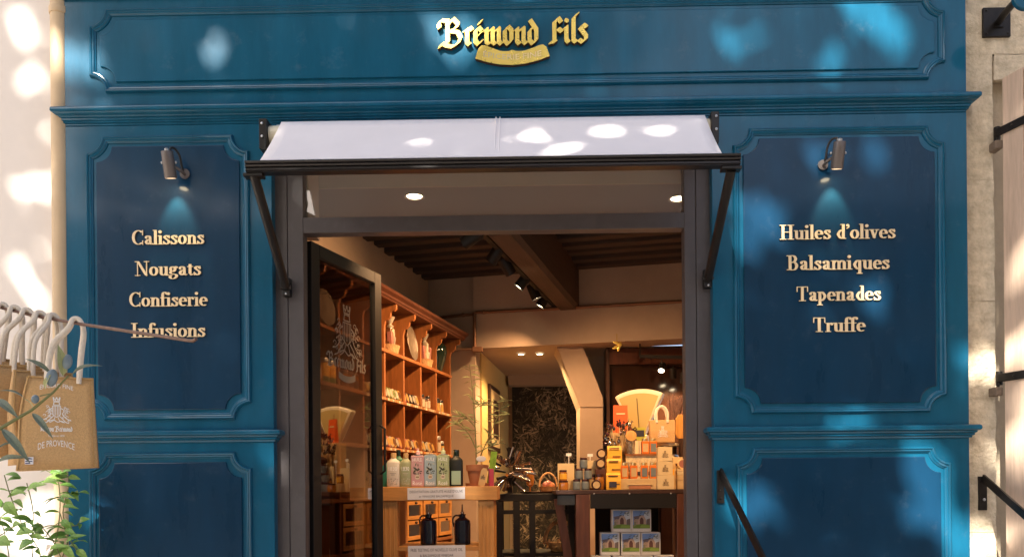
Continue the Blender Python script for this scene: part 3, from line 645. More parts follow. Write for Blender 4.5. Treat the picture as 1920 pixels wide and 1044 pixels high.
# ------------------------------------------------------------------ bags on a rod
RD = lambda px: 2.9 - (px - 143) * .0016
def RP(px): return P(px, 606 + (px - 143) * .152 + (0 if px > 143 else -.00035 * (px - 143) ** 2), RD(px))
rod = thing('bag_rod', 'thin rusty iron rod with upturned tip holding the jute bags', 'rod', (-2.9, 4.07, RP(-160).z))
o_ = Vector(rod.location)
MB().tube([Vector((-2.9, 4.07, RP(-160).z)) - o_, P(-190, 560, 3.7) - o_] + [RP(x) - o_ for x in (-120, -40, 60, 143, 250, 330, 352)] + [P(362, 639, RD(360)) - o_, P(368, 635, RD(366)) - o_], .006, 8).build('bar', M['rust'], rod, smooth=True)
MB().box(-.04, .04, -.012, 0, -.06, .06).build('wall_plate', M['rust'], rod)
bag_rz = R(24)
def make_bag(px, label, prnt):
    hp = RP(px); b = thing('jute_bag', label, 'bag', (hp.x, hp.y, hp.z), bag_rz, 'jute tote bags on the rod')
    # local frame: origin where the handle passes over the rod, x = width, -y = front
    dx = -.052; zt_, zb_ = -.205, -.545
    rows = []
    for j in range(9):
        t = j / 8; z = zt_ + (zb_ - zt_) * t; hw = .108 + .014 * t ** 1.2; lft = -.012 * math.sin(math.pi * min(1, t * 1.2)); g = .006 + .030 * t
        ring = []
        for i in range(9): ring.append((dx - hw + 2 * hw * i / 8 + (lft - .02 * t) * (1 - i / 8), -g - .006 * math.sin(math.pi * i / 8) * math.sin(math.pi * t), z - .014 * (1 - i / 8) * t))
        for i in range(9): ring.append((dx + hw - 2 * hw * i / 8 + (lft - .02 * t) * (i / 8), g, z - .014 * (i / 8) * t))
        rows.append(ring)
    body = MB().rings(rows[::-1]).build('body', M['jute'], b, smooth='all')
    for sy in (-1, 1):
        pts = [(dx - .045, sy * .012, zt_ - .025), (dx - .043, sy * .013, zt_ + .02), (dx - .026, sy * .016, -.09), (-.026, sy * .014, -.022), (-.010, sy * .008, .014), (.012, sy * .008, .012), (.024, sy * .014, -.03), (dx + .068, sy * .016, -.11), (dx + .062, sy * .013, zt_ + .02), (dx + .06, sy * .012, zt_ - .025)]
        MB().tube(smooth_pts(pts, 5), .0088, 10, flat=.75).build('handle', M['rope'], b, smooth=True)
    # stitched edge
    MB().tube([Vector(r[8]) + Vector((-.010, -.0018, 0)) for r in rows], .0014, 5).build('seam', M['jute_d'], body)
    MB().tube([Vector(r[0]) + Vector((.006, -.0020, 0)) for r in rows], .0016, 5).build('seam', M['jute_d'], body); MB().tube([Vector(p) + Vector((0, -.0022, -.006)) for p in rows[0][:9]], .0018, 5).build('hem', M['jute_d'], body)
    if prnt:
        def front(t, z): return -(.006 + .030 * ((z - zt_) / (zb_ - zt_))) - .0082
        m = MB(); text_on(m, 'ÉPICERIE FINE', dx, -.258, 0, .108, .020, bend=.010); text_on(m, 'DE PROVENCE', dx, -.482, 0, .118, .024, bend=.014)
        crest(m, dx, -.385, .10, 0, random.Random(3))
        ws, W = word_polys('Maison Brémond', GOTHIC); sc = .0135; k = .104 / W / sc
        for ch, x, pl in ws:
            for q in pl: m.quad(*[(dx - .052 + (x + u) * sc * k, 0, -.412 + v * sc) for u, v in q])
        text_on(m, 'Fondée en 1830', dx, -.432, 0, .052, .008)
        m.v = [(x - .012, front(0, z) + y - .0004, z) for x, y, z in m.v]
        m.build('printed_crest', M['white'], body)
        MB().quad(*[(x, front(0, z) - .0012, z) for x, z in ((dx - .112, -.535), (dx - .085, -.535), (dx - .085, -.508), (dx - .112, -.508))]).build('label_patch', M['paper'], body)
        m = MB()
        for z, w_ in ((-.513, .022), (-.522, .022), (-.529, .014)): m.quad(*[(x, front(0, zz) - .0018, zz) for x, zz in ((dx - .110, z - .0035), (dx - .110 + w_, z - .0035), (dx - .110 + w_, z), (dx - .110, z))])
        m.build('label_lettering', mat('label_blue', (.05, .06, .18), .7), body)
    return b
make_bag(143, 'foremost jute tote bag with white printed crest and cream cotton handles', True)
names = ['second', 'third', 'fourth', 'fifth', 'sixth', 'seventh', 'eighth', 'ninth']
for i, px in enumerate((98, 74, 50, 27, 4, -20, -45, -70)):
    b = make_bag(px, 'jute tote bag on the rod, %s back from the foremost bag' % names[i], False)
    b.rotation_euler = (R(random.uniform(-4, 2)), R(random.uniform(-5, 4)), bag_rz + R(random.uniform(14, 48)))

# ------------------------------------------------------------------ leaves
def leaf_mesh(n=7, fold=.12, curl=.10):
    m = MB(); L0 = []; C0 = []; R0 = []
    for i in range(n + 1):
        t = i / n; wv = math.sin(math.pi * t ** .85) * .5; z = curl * math.sin(math.pi * t) - curl * 1.2 * t * t
        L0.append((t, wv, z + fold * wv)); C0.append((t, 0, z)); R0.append((t, -wv, z + fold * wv))
    for i in range(n): m.quad(C0[i], C0[i + 1], L0[i + 1], L0[i]); m.quad(R0[i], R0[i + 1], C0[i + 1], C0[i])
    return m
LEAFS = {}
def leaf(kind, parent, base, tip, width, roll=0., off=Vector((0, 0, 0))):
    """one leaf object from base to tip (world), sharing mesh data per kind"""
    if kind not in LEAFS:
        o = leaf_mesh().build('leaf', M[kind], None, smooth='all'); LEAFS[kind] = o.data; bpy.data.objects.remove(o)
    o = bpy.data.objects.new('leaf', LEAFS[kind]); COL.objects.link(o); o.parent = parent
    d = Vector(tip) - Vector(base); ln = d.length; x = d.normalized(); up = Vector((0, -.6, .8)); y = up.cross(x)
    y = y.normalized() if y.length > .01 else Vector((0, 1, 0)); z = x.cross(y)
    mt = Matrix((x, y, z)).transposed().to_4x4() @ Matrix.Rotation(roll, 4, 'X') @ Matrix.Diagonal((ln, width, ln, 1))
    o.matrix_local = Matrix.Translation(Vector(base) - Vector(parent.location)) @ mt
    return o

# climbing plant low on the left
rv = random.Random(21)
cp = thing('climbing_plant', 'trailing green climbing plant at the foot of the white wall and drainpipe', 'plant', (P(60, 1100, 3.8).x, 3.86, 0)); ol = Vector(cp.location)
MB().tube([(0, .05, 0), (.02, .04, .5), (-.02, .05, 1.0), (.03, .05, 1.3)], [.012, .010, .008, .005], 7).build('stem', M['bark'], cp, smooth=True)
vines = [[(60, 1120), (75, 1040), (40, 980), (20, 930), (8, 890)], [(70, 1100), (100, 1030), (112, 960), (108, 900), (85, 880)], [(70, 1120), (60, 1030), (62, 960), (50, 905)], [(100, 1080), (128, 1010), (118, 960), (130, 900), (110, 885)], [(112, 960), (125, 1000), (143, 1030), (158, 1060)], [(60, 1000), (90, 985), (140, 985), (150, 975)], [(20, 1100), (15, 1030), (0, 970), (-20, 930)], [(118, 935), (128, 925), (140, 928)], [(70, 978), (100, 1015), (130, 1080)], [(-10, 1010), (30, 985), (60, 975)]]
for vi, v in enumerate(vines):
    dep = 3.72 + .03 * (vi % 4); pts = smooth_pts([tuple(P(a, b, dep + rv.uniform(-.03, .03)) - ol) for a, b in v], 5)
    MB().tube(pts, .0026, 5).build('stem', M['stem'], cp, smooth=True)
    for i in range(2, len(pts), 2):
        for s in (-1, 1):
            if rv.random() < .34: continue
            b = Vector(pts[i]) + ol; a = rv.uniform(-.9, .55); ln = rv.uniform(.045, .10) * (1 if vi not in (4, 8) else .9)
            t = b + Vector((s * math.cos(a) * ln, -rv.uniform(.0, .07), math.sin(a) * ln * .7)); leaf(rv.choice(('leaf_v', 'leaf_v', 'leaf_v2')), cp, b, t, ln * rv.uniform(.34, .5), rv.uniform(-.8, .8))
for (a, b, c, d_, w_) in ((112, 930, 139, 932, .022), (117, 950, 146, 951, .022), (92, 1030, 128, 1022, .032), (123, 1018, 158, 1000, .034), (50, 920, 84, 905, .04), (80, 905, 108, 900, .035), (20, 925, 47, 922, .03), (58, 1005, 84, 1008, .03), (30, 1000, 62, 995, .05), (118, 1020, 140, 1048, .04), (10, 940, 30, 966, .05), (35, 1030, 62, 1012, .06), (-6, 1010, 18, 1020, .06)):
    leaf('leaf_v' if a % 2 else 'leaf_v2', cp, P(a, b, 3.69), P(c, d_, 3.66), w_, .3)

# potted olive tree standing left of the viewer; one twig reaches into view
OT = Vector((-1.62, 1.75, 0)); ot = thing('olive_tree', 'olive tree branch with grey green leaves and small olives in the foreground left', 'tree', OT)
MB().lathe([(.16, 0), (.20, .02), (.24, .38), (.26, .40), (.26, .44), (.22, .44), (.21, .40)], 20).build('pot', M['terra'], ot, smooth=True)
MB().tube([(0, 0, .36), (.03, .02, .8), (-.02, 0, 1.2), (.02, .03, 1.75)], [.035, .028, .022, .012], 10).build('trunk', M['bark'], ot, smooth=True)
OD = 1.72
br = [P(x, y, OD) for x, y in ((-160, 900), (-60, 835), (0, 803), (60, 768), (100, 735), (128, 704))]
MB().tube([Vector((-.0, 0, 1.35))] + [p - OT for p in br], [.012, .008, .0045, .0038, .0032, .0026, .0016], 7).build('limb', M['stem'], ot, smooth=True)
MB().tube([P(0, 803, OD) - OT, P(30, 830, OD) - OT, P(45, 845, OD) - OT], .0018, 6).build('limb', M['stem'], ot)
MB().tube([P(98, 737, OD) - OT, P(75, 742, OD) - OT], .0014, 6).build('limb', M['stem'], ot)
for x, y, rx, rz_ in ((126, 678, .0105, .017), (97, 708, .012, .020), (66, 748, .008, .010)):
    c = P(x, y, OD - .004) - OT; MB().ell(tuple(c), rx, rx, rz_, 14, 10).move(Matrix.Translation(c) @ Matrix.Rotation(R(12), 4, 'Y') @ Matrix.Translation(-c)).build('olive', M['olive'], ot, smooth='all')
for k_, a, b, c, d_, w_, rl in (('leaf_y', 118, 705, 111, 646, .021, 1.0), ('leaf_o', 133, 706, 187, 680, .012, .2), ('leaf_o', 97, 702, 48, 669, .012, -.2), ('leaf_o', 60, 774, 98, 818, .015, .1), ('leaf_o', -8, 748, 33, 780, .018, .2), ('leaf_o', 3, 803, 55, 864, .020, .1), ('leaf_o', -5, 868, 52, 854, .014, .4), ('leaf_o', 46, 746, -3, 728, .009, .2), ('leaf_y', 86, 730, 92, 702, .014, .8), ('leaf_y', 62, 765, 44, 744, .010, .5), ('leaf_o', 28, 830, -10, 842, .010, .1), ('leaf_o', -40, 822, -80, 770, .016, .2), ('leaf_o', -50, 830, -90, 880, .016, .2)):
    leaf(k_, ot, P(a, b, OD), P(c, d_, OD - .02), w_, rl)
ro = random.Random(5)
for i in range(9):
    a = ro.uniform(1.8, 4.6); tipz = ro.uniform(1.7, 2.5); tip = OT + Vector((.45 * math.cos(a) - .1, .45 * math.sin(a), tipz)); st = OT + Vector((0, .01, ro.uniform(1.2, 1.7)))
    MB().tube([st - OT, (st + tip) / 2 - OT + Vector((0, 0, .05)), tip - OT], [.008, .005, .002], 6).build('limb', M['stem'], ot, smooth=True)
    for j in range(12):
        b = st.lerp(tip, .3 + .7 * j / 12); t = b + Vector((ro.uniform(-1, .6), ro.uniform(-1, 1), ro.uniform(-.4, .8))).normalized() * .06; leaf('leaf_o', ot, b, t, .013)

# ------------------------------------------------------------------ plane tree over the street: its gaps let the sun through in patches
HOLES = [ # photo position on the facade plane and half size of each patch of sun
 (24, 16, 7, 10), (40, 108, 6, 12), (108, 95, 6, 14), (60, 212, 9, 3), (28, 312, 11, 13), (66, 420, 6, 7), (14, 462, 2, 8), (50, 540, 3, 5), (98, 290, 3, 6),
 (150, 105, 9, 16), (190, 112, 5, 14), (185, 190, 12, 4), (412, 85, 10, 11), (402, 118, 1, 4), (858, 70, 22, 16), (912, 76, 13, 11),
 (1632, 36, 38, 32), (1688, 95, 9, 18), (1580, 110, 2, 10), (1118, 178, 5, 4), (1365, 70, 1, 24),
 (1535, 300, 6, 8), (1632, 305, 8, 14), (1400, 390, 2, 6), (1415, 460, 2, 6), (1622, 578, 3, 6), (1806, 690, 9, 18), (1846, 675, 14, 24), (1712, 885, 22, 28), (1738, 935, 20, 24), (1764, 985, 22, 26), (1800, 1040, 30, 32), (1415, 990, 2, 26),
 (1625, 785, 4, 6), (1862, 1015, 8, 10), (1905, 560, 14, 30), (1935, 740, 22, 36), (1960, 900, 22, 30), (1960, 300, 8, 20), (1895, 860, 5, 14),
 (1165, 348, 6, 1), (1030, 368, 0, 0), (1262, 346, 0, 0), (1252, 402, 0, 0),
 (495, 845, 2, 8), (440, 640, 1, 4), (20, 925, 16, 12), (65, 1005, 16, 12), (-10, 990, 12, 18), (95, 940, 5, 8)]
rt = random.Random(11)
TX = Vector((-3.6, -5.6, 0)); tree = thing('plane_tree', 'broad leafy plane tree across the street shading the shop front', 'tree', TX + Vector((.6, -4.6, 0)))
tb = Vector(tree.location)
def leaf5(m, c, nrm, r, rnd):
    a = nrm.cross(Vector((rnd.uniform(-1, 1), rnd.uniform(-1, 1), rnd.uniform(-1, 1)))).normalized(); b = nrm.cross(a)
    m.quad(*[c + a * (r * math.cos(t) * k) + b * (r * math.sin(t) * k) for t, k in ((0, 1.15), (1.05, .8), (2.0, 1.05), (3.14, .7), (4.2, 1.05), (5.2, .8))])
cr = MB()
def sun_px(c):
    k = (D - c.y) / -SUN.y; p = c - SUN * k
    return 960 + p.x / D * F + 23, HY - (p.z - 1.6) / D * F
def clear(c, rpx):
    x, y = sun_px(c)
    return all(((x - hx) / (rx + rpx)) ** 2 + ((y - hy) / (ry + rpx)) ** 2 > 1 for hx, hy, rx, ry in HOLES)
def thin(c):
    x, y = sun_px(c); k = math.sin(x / 64 + math.sin(y / 90) * 1.5) * math.sin(y / 78 + x / 150)
    if y > 1120: return False
    return rt.random() < (((.28 if y < 640 else .33) + .32 * k) if 1340 < x < 1812 else (.26 + .2 * k) if x > 1812 else 0 if x < 135 else (.22 + .34 * k))
cnt = 0
while cnt < 8600:
    p = Vector((P(rt.uniform(-330, 2250), 500, D).x, D, fz(rt.uniform(-260, 1780)))); c = p + SUN * (rt.uniform(10.5, 14.5)); r = rt.uniform(.075, .12)
    cnt += 1
    if not clear(c, r * 362 * .8) or thin(c): continue
    nrm = (SUN + Vector((rt.uniform(-.5, .5), rt.uniform(-.5, .5), rt.uniform(-.5, .5)))).normalized(); leaf5(cr, c - tb, nrm, r, rt)
cc = tb + Vector((0, 2.6, 11.2))
for i in range(8000):
    v = Vector((rt.gauss(0, 1), rt.gauss(0, 1), rt.gauss(0, 1))).normalized() * rt.uniform(.55, 1.0); c = cc + Vector((v.x * 6.2, v.y * 4.2, v.z * 3.6)); r = rt.uniform(.09, .14)
    if clear(c, r * 362) and not thin(c) and not (1340 < sun_px(c)[0] < 1812 and rt.random() < .6): leaf5(cr, c - tb, Vector((rt.uniform(-1, 1), rt.uniform(-1, 1), rt.uniform(.2, 1))).normalized(), r, rt)
tag(cr.build('crown', M['leaf_t'], tree), kind='stuff')
MB().tube([(0, 0, -.1), (.1, 0, 2), (-.05, .0, 4.5), (.1, .0, 7.0), (0, .1, 9.2)], [.42, .36, .32, .24, .10], 14).build('trunk', M['bark'], tree, smooth=True)
for a in range(7):
    t = a * .9; MB().tube([(.0, .0, 4.2 + .4 * a), (1.4 * math.cos(t), .9 * math.sin(t), 6.2 + .4 * a), (3.6 * math.cos(t), 1.8 * math.sin(t), 8.0 + .25 * a)], [.14, .09, .03], 8).build('limb', M['bark'], tree, smooth=True)

# house across the street, behind the viewer: what the glossy paint and the glass look out on
oh = thing('opposite_house', 'ochre rendered house across the street behind the viewer', 'house', (0, -15, 0))
MB().box(-16, 16, -6, 0, 0, 9.5).build('wall', mat('ochre_render', (.42, .33, .22), .9, var=.1), oh); MB().box(-16.3, 16.3, -6, .4, 9.502, 9.75).build('roof', mat('roof_tile', (.30, .14, .08), .9), oh)
for i in range(10):
    for z in (1.0, 4.2, 7.0):
        wn = MB().box(-14.5 + i * 3.2, -13.3 + i * 3.2, .002, .05, z, z + 1.8).build('window', M['frame'], oh); MB().box(-14.4 + i * 3.2, -13.4 + i * 3.2, .0505, .06, z + .1, z + 1.7).build('pane', mat('dark_pane', (.03, .035, .04), .1), wn)

# ================================================================== inside the shop: the room stands askew to the street front
U = ROT @ Vector(((1370 - CX) / F, 0, -1)); U.z = 0; U.normalize(); NL = Vector((-U.y, U.x, 0)); URZ = math.atan2(U.y, U.x)
EZ = 1.6
SE = P(846, HY, 7.2); SE.z = 0
LY = .3425; LB = LY / U.y; NB = 7
S0 = SE - U * (NB * LB)
WL = S0 + NL * .275                       # a point of the left wall
def wl(y): return WL + U * ((y - WL.y) / U.y)
def by(X): return 7.42 - .2 * (X + .9)     # the back wall in plan
def BPt(px, py=HY):
    v = ROT @ Vector(((px - CX) / F, -(py - HY) / F, -1)); k = (7.42 - .18) / (v.y + .2 * v.x); return EYE + v * k
CEIL, JZ = 3.74, 3.60
def wall_strip(name, p, q, z0, z1, thick, material, side=1, nm=None):
    d = (Vector((q.x, q.y, 0)) - Vector((p.x, p.y, 0))).normalized(); n = Vector((-d.y, d.x, 0)) * thick * side
    return [(p.x, p.y), (q.x, q.y), (q.x + n.x, q.y + n.y), (p.x + n.x, p.y + n.y)]
def wallmesh(name, p, q, z0, z1, thick=.25, material='iplast', side=1):
    o = MB().prism_xy(wall_strip(name, p, q, z0, z1, thick, None, side), z0, z1).build(name, M[material]); return tag(o, kind='structure')
tag(MB().quad((-2.6, 4.06, FLOOR), (3.4, 4.06, FLOOR), (3.4, 11, FLOOR), (-2.6, 11, FLOOR)).build('shop_floor', M['floor']), kind='structure')
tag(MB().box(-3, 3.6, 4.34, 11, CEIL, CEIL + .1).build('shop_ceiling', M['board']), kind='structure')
bl = wl(7.7); wallmesh('shop_wall_left', wl(4.3), bl, FLOOR, CEIL, .25, side=1)
wr0 = Vector((1.42, 4.34, 0)); wr1 = wr0 + U * 3.2; wallmesh('shop_wall_right', wr0, wr1, FLOOR, CEIL, .25, side=-1)
tag(MB().box(-2.4, DL - .015, 4.344, 4.40, FLOOR, CEIL).build('shop_wall_front_left', M['iplast']), kind='structure')
tag(MB().box(DR + .015, 3.0, 4.344, 4.40, FLOOR, CEIL).build('shop_wall_front_right', M['iplast']), kind='structure')
LZ = P(1095, 645, by(.65)).z               # underside of the wide lintel
pA = BPt(700); pB = BPt(893); pC = BPt(1480)
wallmesh('shop_wall_back_left', pA, pB, FLOOR, CEIL, .22); 
off = Vector((-.012, -.06, 0))
wallmesh('shop_wall_lintel', pB + off, pC + off, LZ, CEIL, .30)
# soffit over the entrance
SZ = P(960, 348, 4.37).z
tag(MB().box(-1.75, 1.75, 4.37, 4.96, SZ, CEIL - .001).build('entrance_soffit', M['soffit']), kind='structure')
tag(MB().box(-1.75, 1.75, 4.36, 4.3695, SZ - .004, CEIL - .001).build('entrance_bulkhead', M['soffbeige']), kind='structure')
tag(MB().prism_xz([(JL2 - .1, SZ - .3), (JL2 + .004, SZ - .3), (JL2 + .004, SZ + .2), (JL2 - .1, SZ + .2)], 4.135, 4.36).build('entrance_reveal', M['soffbeige']), kind='structure')
def downlight(px, py, label, power):
    v = ROT @ Vector(((px - CX) / F, -(py - HY) / F, -1)); q = EYE + v * ((SZ - EYE.z) / v.z)
    d = thing('downlight', label, 'lamp', (q.x, q.y, SZ))
    MB().lathe([(.046, -.002), (.056, -.008), (.060, -.006), (.060, -.0005)], 24, cap=False).build('ring', M['alu'], d, smooth=True)
    MB().disc(.045, -.0012, 24).build('lens', M['bulb2'], d)
    l = bpy.data.lights.new('downlight_light', 'SPOT'); l.energy = power; l.color = (1, .585, .27); l.spot_size = R(76); l.spot_blend = .7; l.shadow_soft_size = .04
    lo = bpy.data.objects.new('downlight_light', l); COL.objects.link(lo); lo.parent = d; lo.location = (0, 0, -.02); lo.rotation_euler = (R(27), 0, 0)
downlight(777, 368, 'round lit recessed downlight in the grey soffit behind the transom, left one', 34); downlight(1272, 372, 'round lit recessed downlight in the grey soffit behind the transom, right one', 66)

# ceiling joists and the heavy beam
jr = random.Random(4)
ORD = 'first second third fourth fifth sixth seventh eighth ninth tenth eleventh twelfth thirteenth'.split()
BV = (BPt(1285) - BPt(893)); BV.z = 0; BV.normalize(); JRZ = math.atan2(BV.y, BV.x)
for i in range(13):
    p = wl(7.30 - i * .195) + NL * .1; ln = 4.2
    j = thing('ceiling_joist', 'smoke dark ceiling joist, %s counted from the back wall' % ORD[i], 'joist', (p.x, p.y, 0), JRZ, 'ceiling joists')
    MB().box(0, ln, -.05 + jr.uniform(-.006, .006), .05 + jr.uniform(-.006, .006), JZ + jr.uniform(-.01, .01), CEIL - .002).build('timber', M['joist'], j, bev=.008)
bmE = P(1066, 582, by(.55) - .02); bmS = bmE - U * 2.2
bm = thing('ceiling_beam', 'heavy old wooden ceiling beam with chamfered edges carrying the spotlight track', 'beam', (bmS.x, bmS.y, 0), URZ)
zb0 = bmE.z; W2, HB = .10, JZ + .02 - zb0
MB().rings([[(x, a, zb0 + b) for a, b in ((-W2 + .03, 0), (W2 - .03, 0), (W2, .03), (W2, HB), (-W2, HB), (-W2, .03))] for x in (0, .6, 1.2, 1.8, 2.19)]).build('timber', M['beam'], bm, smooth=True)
# track with seven heads along the beam's left lower side
tk = thing('spotlight_track', 'black spotlight track along the left side of the ceiling beam', 'track', (bmS.x, bmS.y, 0), URZ)
MB().box(.0, 2.18, W2 + .001, W2 + .036, zb0 + .02, zb0 + .052).build('rail', M['blackm'], tk)
def spot_head(px, py, depth, aim, label, power, lit=True, parent_z=None, r=.043, ln=.125):
    c = P(px, py, depth); h = thing('track_spotlight', label, 'spotlight', c); h['group'] = 'track spotlights'
    a = Vector(aim).normalized(); q = a.to_track_quat('Z', 'Y').to_matrix().to_4x4()
    MB().lathe([(.002, -ln * .55), (r * .9, -ln * .55), (r, -ln * .5), (r, ln * .5), (r * .92, ln * .5), (r * .9, ln * .42)], 18).move(q).build('body', M['blackm'], h, smooth=True)
    MB().disc(r * .88, ln * .435, 18).move(q).build('lens', M['bulb2'], h)
    up = (parent_z if parent_z else c.z + .07) - c.z
    MB().tube([(0, 0, 0), (0, 0, up)], .008, 8).build('stem', M['blackm'], h)
    if power:
        l = bpy.data.lights.new('track_spotlight_light', 'SPOT'); l.energy = power; l.color = (1, .55, .25); l.spot_size = R(110); l.spot_blend = .8; l.shadow_soft_size = .03
        lo = bpy.data.objects.new('track_spotlight_light', l); COL.objects.link(lo); lo.parent = h; lo.location = a * (ln * .52); lo.rotation_euler = (-a).to_track_quat('Z', 'Y').to_euler()
    return h
bdep = lambda px: (EYE + (ROT @ Vector(((px - CX) / F, 0, -1)))).y
def beam_y(px):   # depth at which the track stands at that column
    v = ROT @ Vector(((px - CX) / F, 0, -1)); o = bmS + NL * (W2 + .02)
    # solve EYE.xy + v*k = o + U*s
    k = (o.x * U.y - o.y * U.x) / (v.x * U.y - v.y * U.x); return k * v.y
ordn = ['nearest', 'second', 'third', 'fourth', 'fifth', 'sixth', 'farthest']
heads = [(884, 446, (-.85, .35, -.45)), (929, 476, (-.55, .45, -.7)), (950, 499, (.5, .45, -.75)), (981, 527, (-.6, .06, -.75)), (1001, 547, (.35, .10, -.85)), (1019, 563, (-.5, .06, -.8)), (1042, 577, (-.5, .3, -.75))]
for i, (a, b, d) in enumerate(heads):
    spot_head(a, b, beam_y(a + 12), d, '%s black cylinder spotlight on the track under the beam' % ordn[i], (24, 22, 30, 32, 27, 22, 16)[i], parent_z=zb0 + .02)

# pipes on the back wall
def wp(px, py, out=.03): q = BPt(px, py); return q + Vector((-.2, -1, 0)).normalized() * out
pp = thing('wall_pipe', 'thin copper pipe running along the back wall with a drop to a small box', 'pipe', wp(822, 597))
o0 = Vector(pp.location)
MB().tube([wp(812, 598, .03) - o0, wp(890, 590, .03) - o0, wp(897, 590, .10) - o0, wp(1060, 582, .10) - o0, wp(1330, 567, .10) - o0], .014, 10).build('pipe', M['copper'], pp, smooth=True)
MB().tube([wp(895, 590, .10) - o0, wp(895, 655, .10) - o0], .016, 10).build('pipe', M['copper'], pp, smooth=True)
c = wp(900, 657, .10) - o0; MB().box(c.x - .05, c.x + .05, c.y - .03, c.y + .03, c.z - .03, c.z + .015).build('junction_box', M['copper'], pp, bev=.006)
for px in (870, 912): c = wp(px, 592 if px < 890 else 589.5, .03 if px < 890 else .1) - o0; MB().ell(tuple(c), .024, .024, .02, 10, 6).build('clip', M['copper'], pp)

# niche behind the lintel
nA = P(905, HY, 7.5); nB = P(955, HY, 9.25); nC = P(1400, HY, 9.25)
YEL = mat('ochre_plaster', (.56, .40, .16), .85, var=.08, scale=2, bump=.2, bscale=8); M['ochre'] = YEL
wallmesh('niche_wall_left', nA, nB, FLOOR, LZ + .2, .2, 'ochre', 1); wallmesh('niche_wall_back', nB, nC, FLOOR, LZ + .2, .2, 'iplast', 1)
tag(MB().quad((-1, 7.25, LZ + .001), (-1, 9.6, LZ + .001), (3, 9.6, LZ + .001), (3, 7.25, LZ + .001)).build('niche_ceiling', M['iplast']), kind='structure')
a, b = P(953, 688, 9.1), P(1085, 722, 9.1)
tag(MB().box(a.x, b.x + .4, 9.0, 9.25, b.z, a.z - .02).build('niche_lintel', M['iplast']), kind='structure')
tag(MB().box(P(1088, HY, 7.4).x, P(1320, HY, 7.4).x, 7.75, 7.85, FLOOR, LZ).build('partition_wall', M['soffbeige']), kind='structure')
for i, px in enumerate((977, 1012)):
    q = P(px, 655, 7.55); d = thing('downlight', 'tiny round lit downlight in the niche ceiling, %s of the pair' % ('left' if i == 0 else 'right'), 'lamp', (q.x, 7.55, LZ))
    MB().lathe([(.03, -.012), (.042, -.012), (.042, -.0005)], 18, cap=False).build('ring', M['alu'], d, smooth=True); MB().disc(.03, -.010, 18).build('lens', M['bulb2'], d)
    l = bpy.data.lights.new('downlight_light', 'SPOT'); l.energy = 15; l.color = (1, .63, .27); l.spot_size = R(130); l.spot_blend = .6; l.shadow_soft_size = .03
    lo = bpy.data.objects.new('downlight_light', l); COL.objects.link(lo); lo.parent = d; lo.location = (0, 0, -.03)
# sloping stair soffit and pier
ss = thing('stair_soffit', 'sloping plastered underside of a staircase resting on a plaster pier', 'staircase', (P(1088, HY, 7.2).x, 7.2, FLOOR)); oS = Vector(ss.location)
def pxpoly(pts, y): return [((P(a, b, y) - oS).x, (P(a, b, y) - oS).z) for a, b in pts]
MB().prism_xz(pxpoly([(1051, 664), (1088, 762), (1131, 762), (1131, 745), (1092, 646), (1042, 646)], 7.2), .02, .5).build('soffit', M['iplast'], ss)
MB().prism_xz([(x, z) for x, z in pxpoly([(1088, 1090), (1131, 1090), (1131, 762), (1088, 762)], 7.2)], .03, .5).build('pier', M['iplast'], ss)
# olive foliage picture
tp0, tp1 = P(960, 724, 9.2), P(1087, 1080, 9.2); tp = thing('foliage_panel', 'tall dark printed panel of olive foliage at the back of the niche', 'picture', ((tp0.x + tp1.x) / 2, 9.22, tp1.z))
wv, hv = tp1.x - tp0.x, tp0.z - tp1.z
m = MB(); m.cur = (.012, .009, .006); m.box(-wv / 2, wv / 2, -.02, .02, 0, hv)
rp = random.Random(8)
for i in range(2600):
    x, z = rp.uniform(-wv / 2 + .03, wv / 2 - .03), rp.uniform(.03, hv - .03); a = rp.uniform(0, 6.28); ln = rp.uniform(.03, .07); wd = rp.uniform(.006, .011)
    dk = .30 + .7 * (math.sin(x * 9 + 1) * math.sin(z * 7) > -.1); b = rp.choice((.03, .05, .08, .14, .24, .38)) * dk; m.cur = (b * 1.2, b * .95, b * .62); c_, s_ = math.cos(a), math.sin(a); y = -.0205 - .0000015 * i
    m.quad((x - c_ * ln, y, z - s_ * ln), (x + s_ * wd, y, z - c_ * wd), (x + c_ * ln, y, z + s_ * ln), (x - s_ * wd, y, z + c_ * wd))
m.build('print', PRINT, tp)
# framed picture on the ochre wall
fa, fb = P(911, 720, 7.72), P(937, 832, 8.35); fd = (nB - nA).normalized(); fq = nA + fd * .32
fz0, fz1 = P(911, 845, 7.9).z, P(911, 717, 7.75).z
pf = thing('framed_picture', 'dark framed picture with pale mount on the ochre niche wall', 'picture', (fq.x, fq.y, fz0), math.atan2(fd.y, fd.x)); H = fz1 - fz0
MB().box(0, .62, -.03, -.001, 0, H).build('frame', M['dark'], pf, bev=.004); MB().box(.05, .57, -.0325, -.0305, .05, H - .05).build('mount', M['creambox'], pf); MB().box(.14, .48, -.0345, -.033, .14, H - .14).build('print', M['dark'], pf)

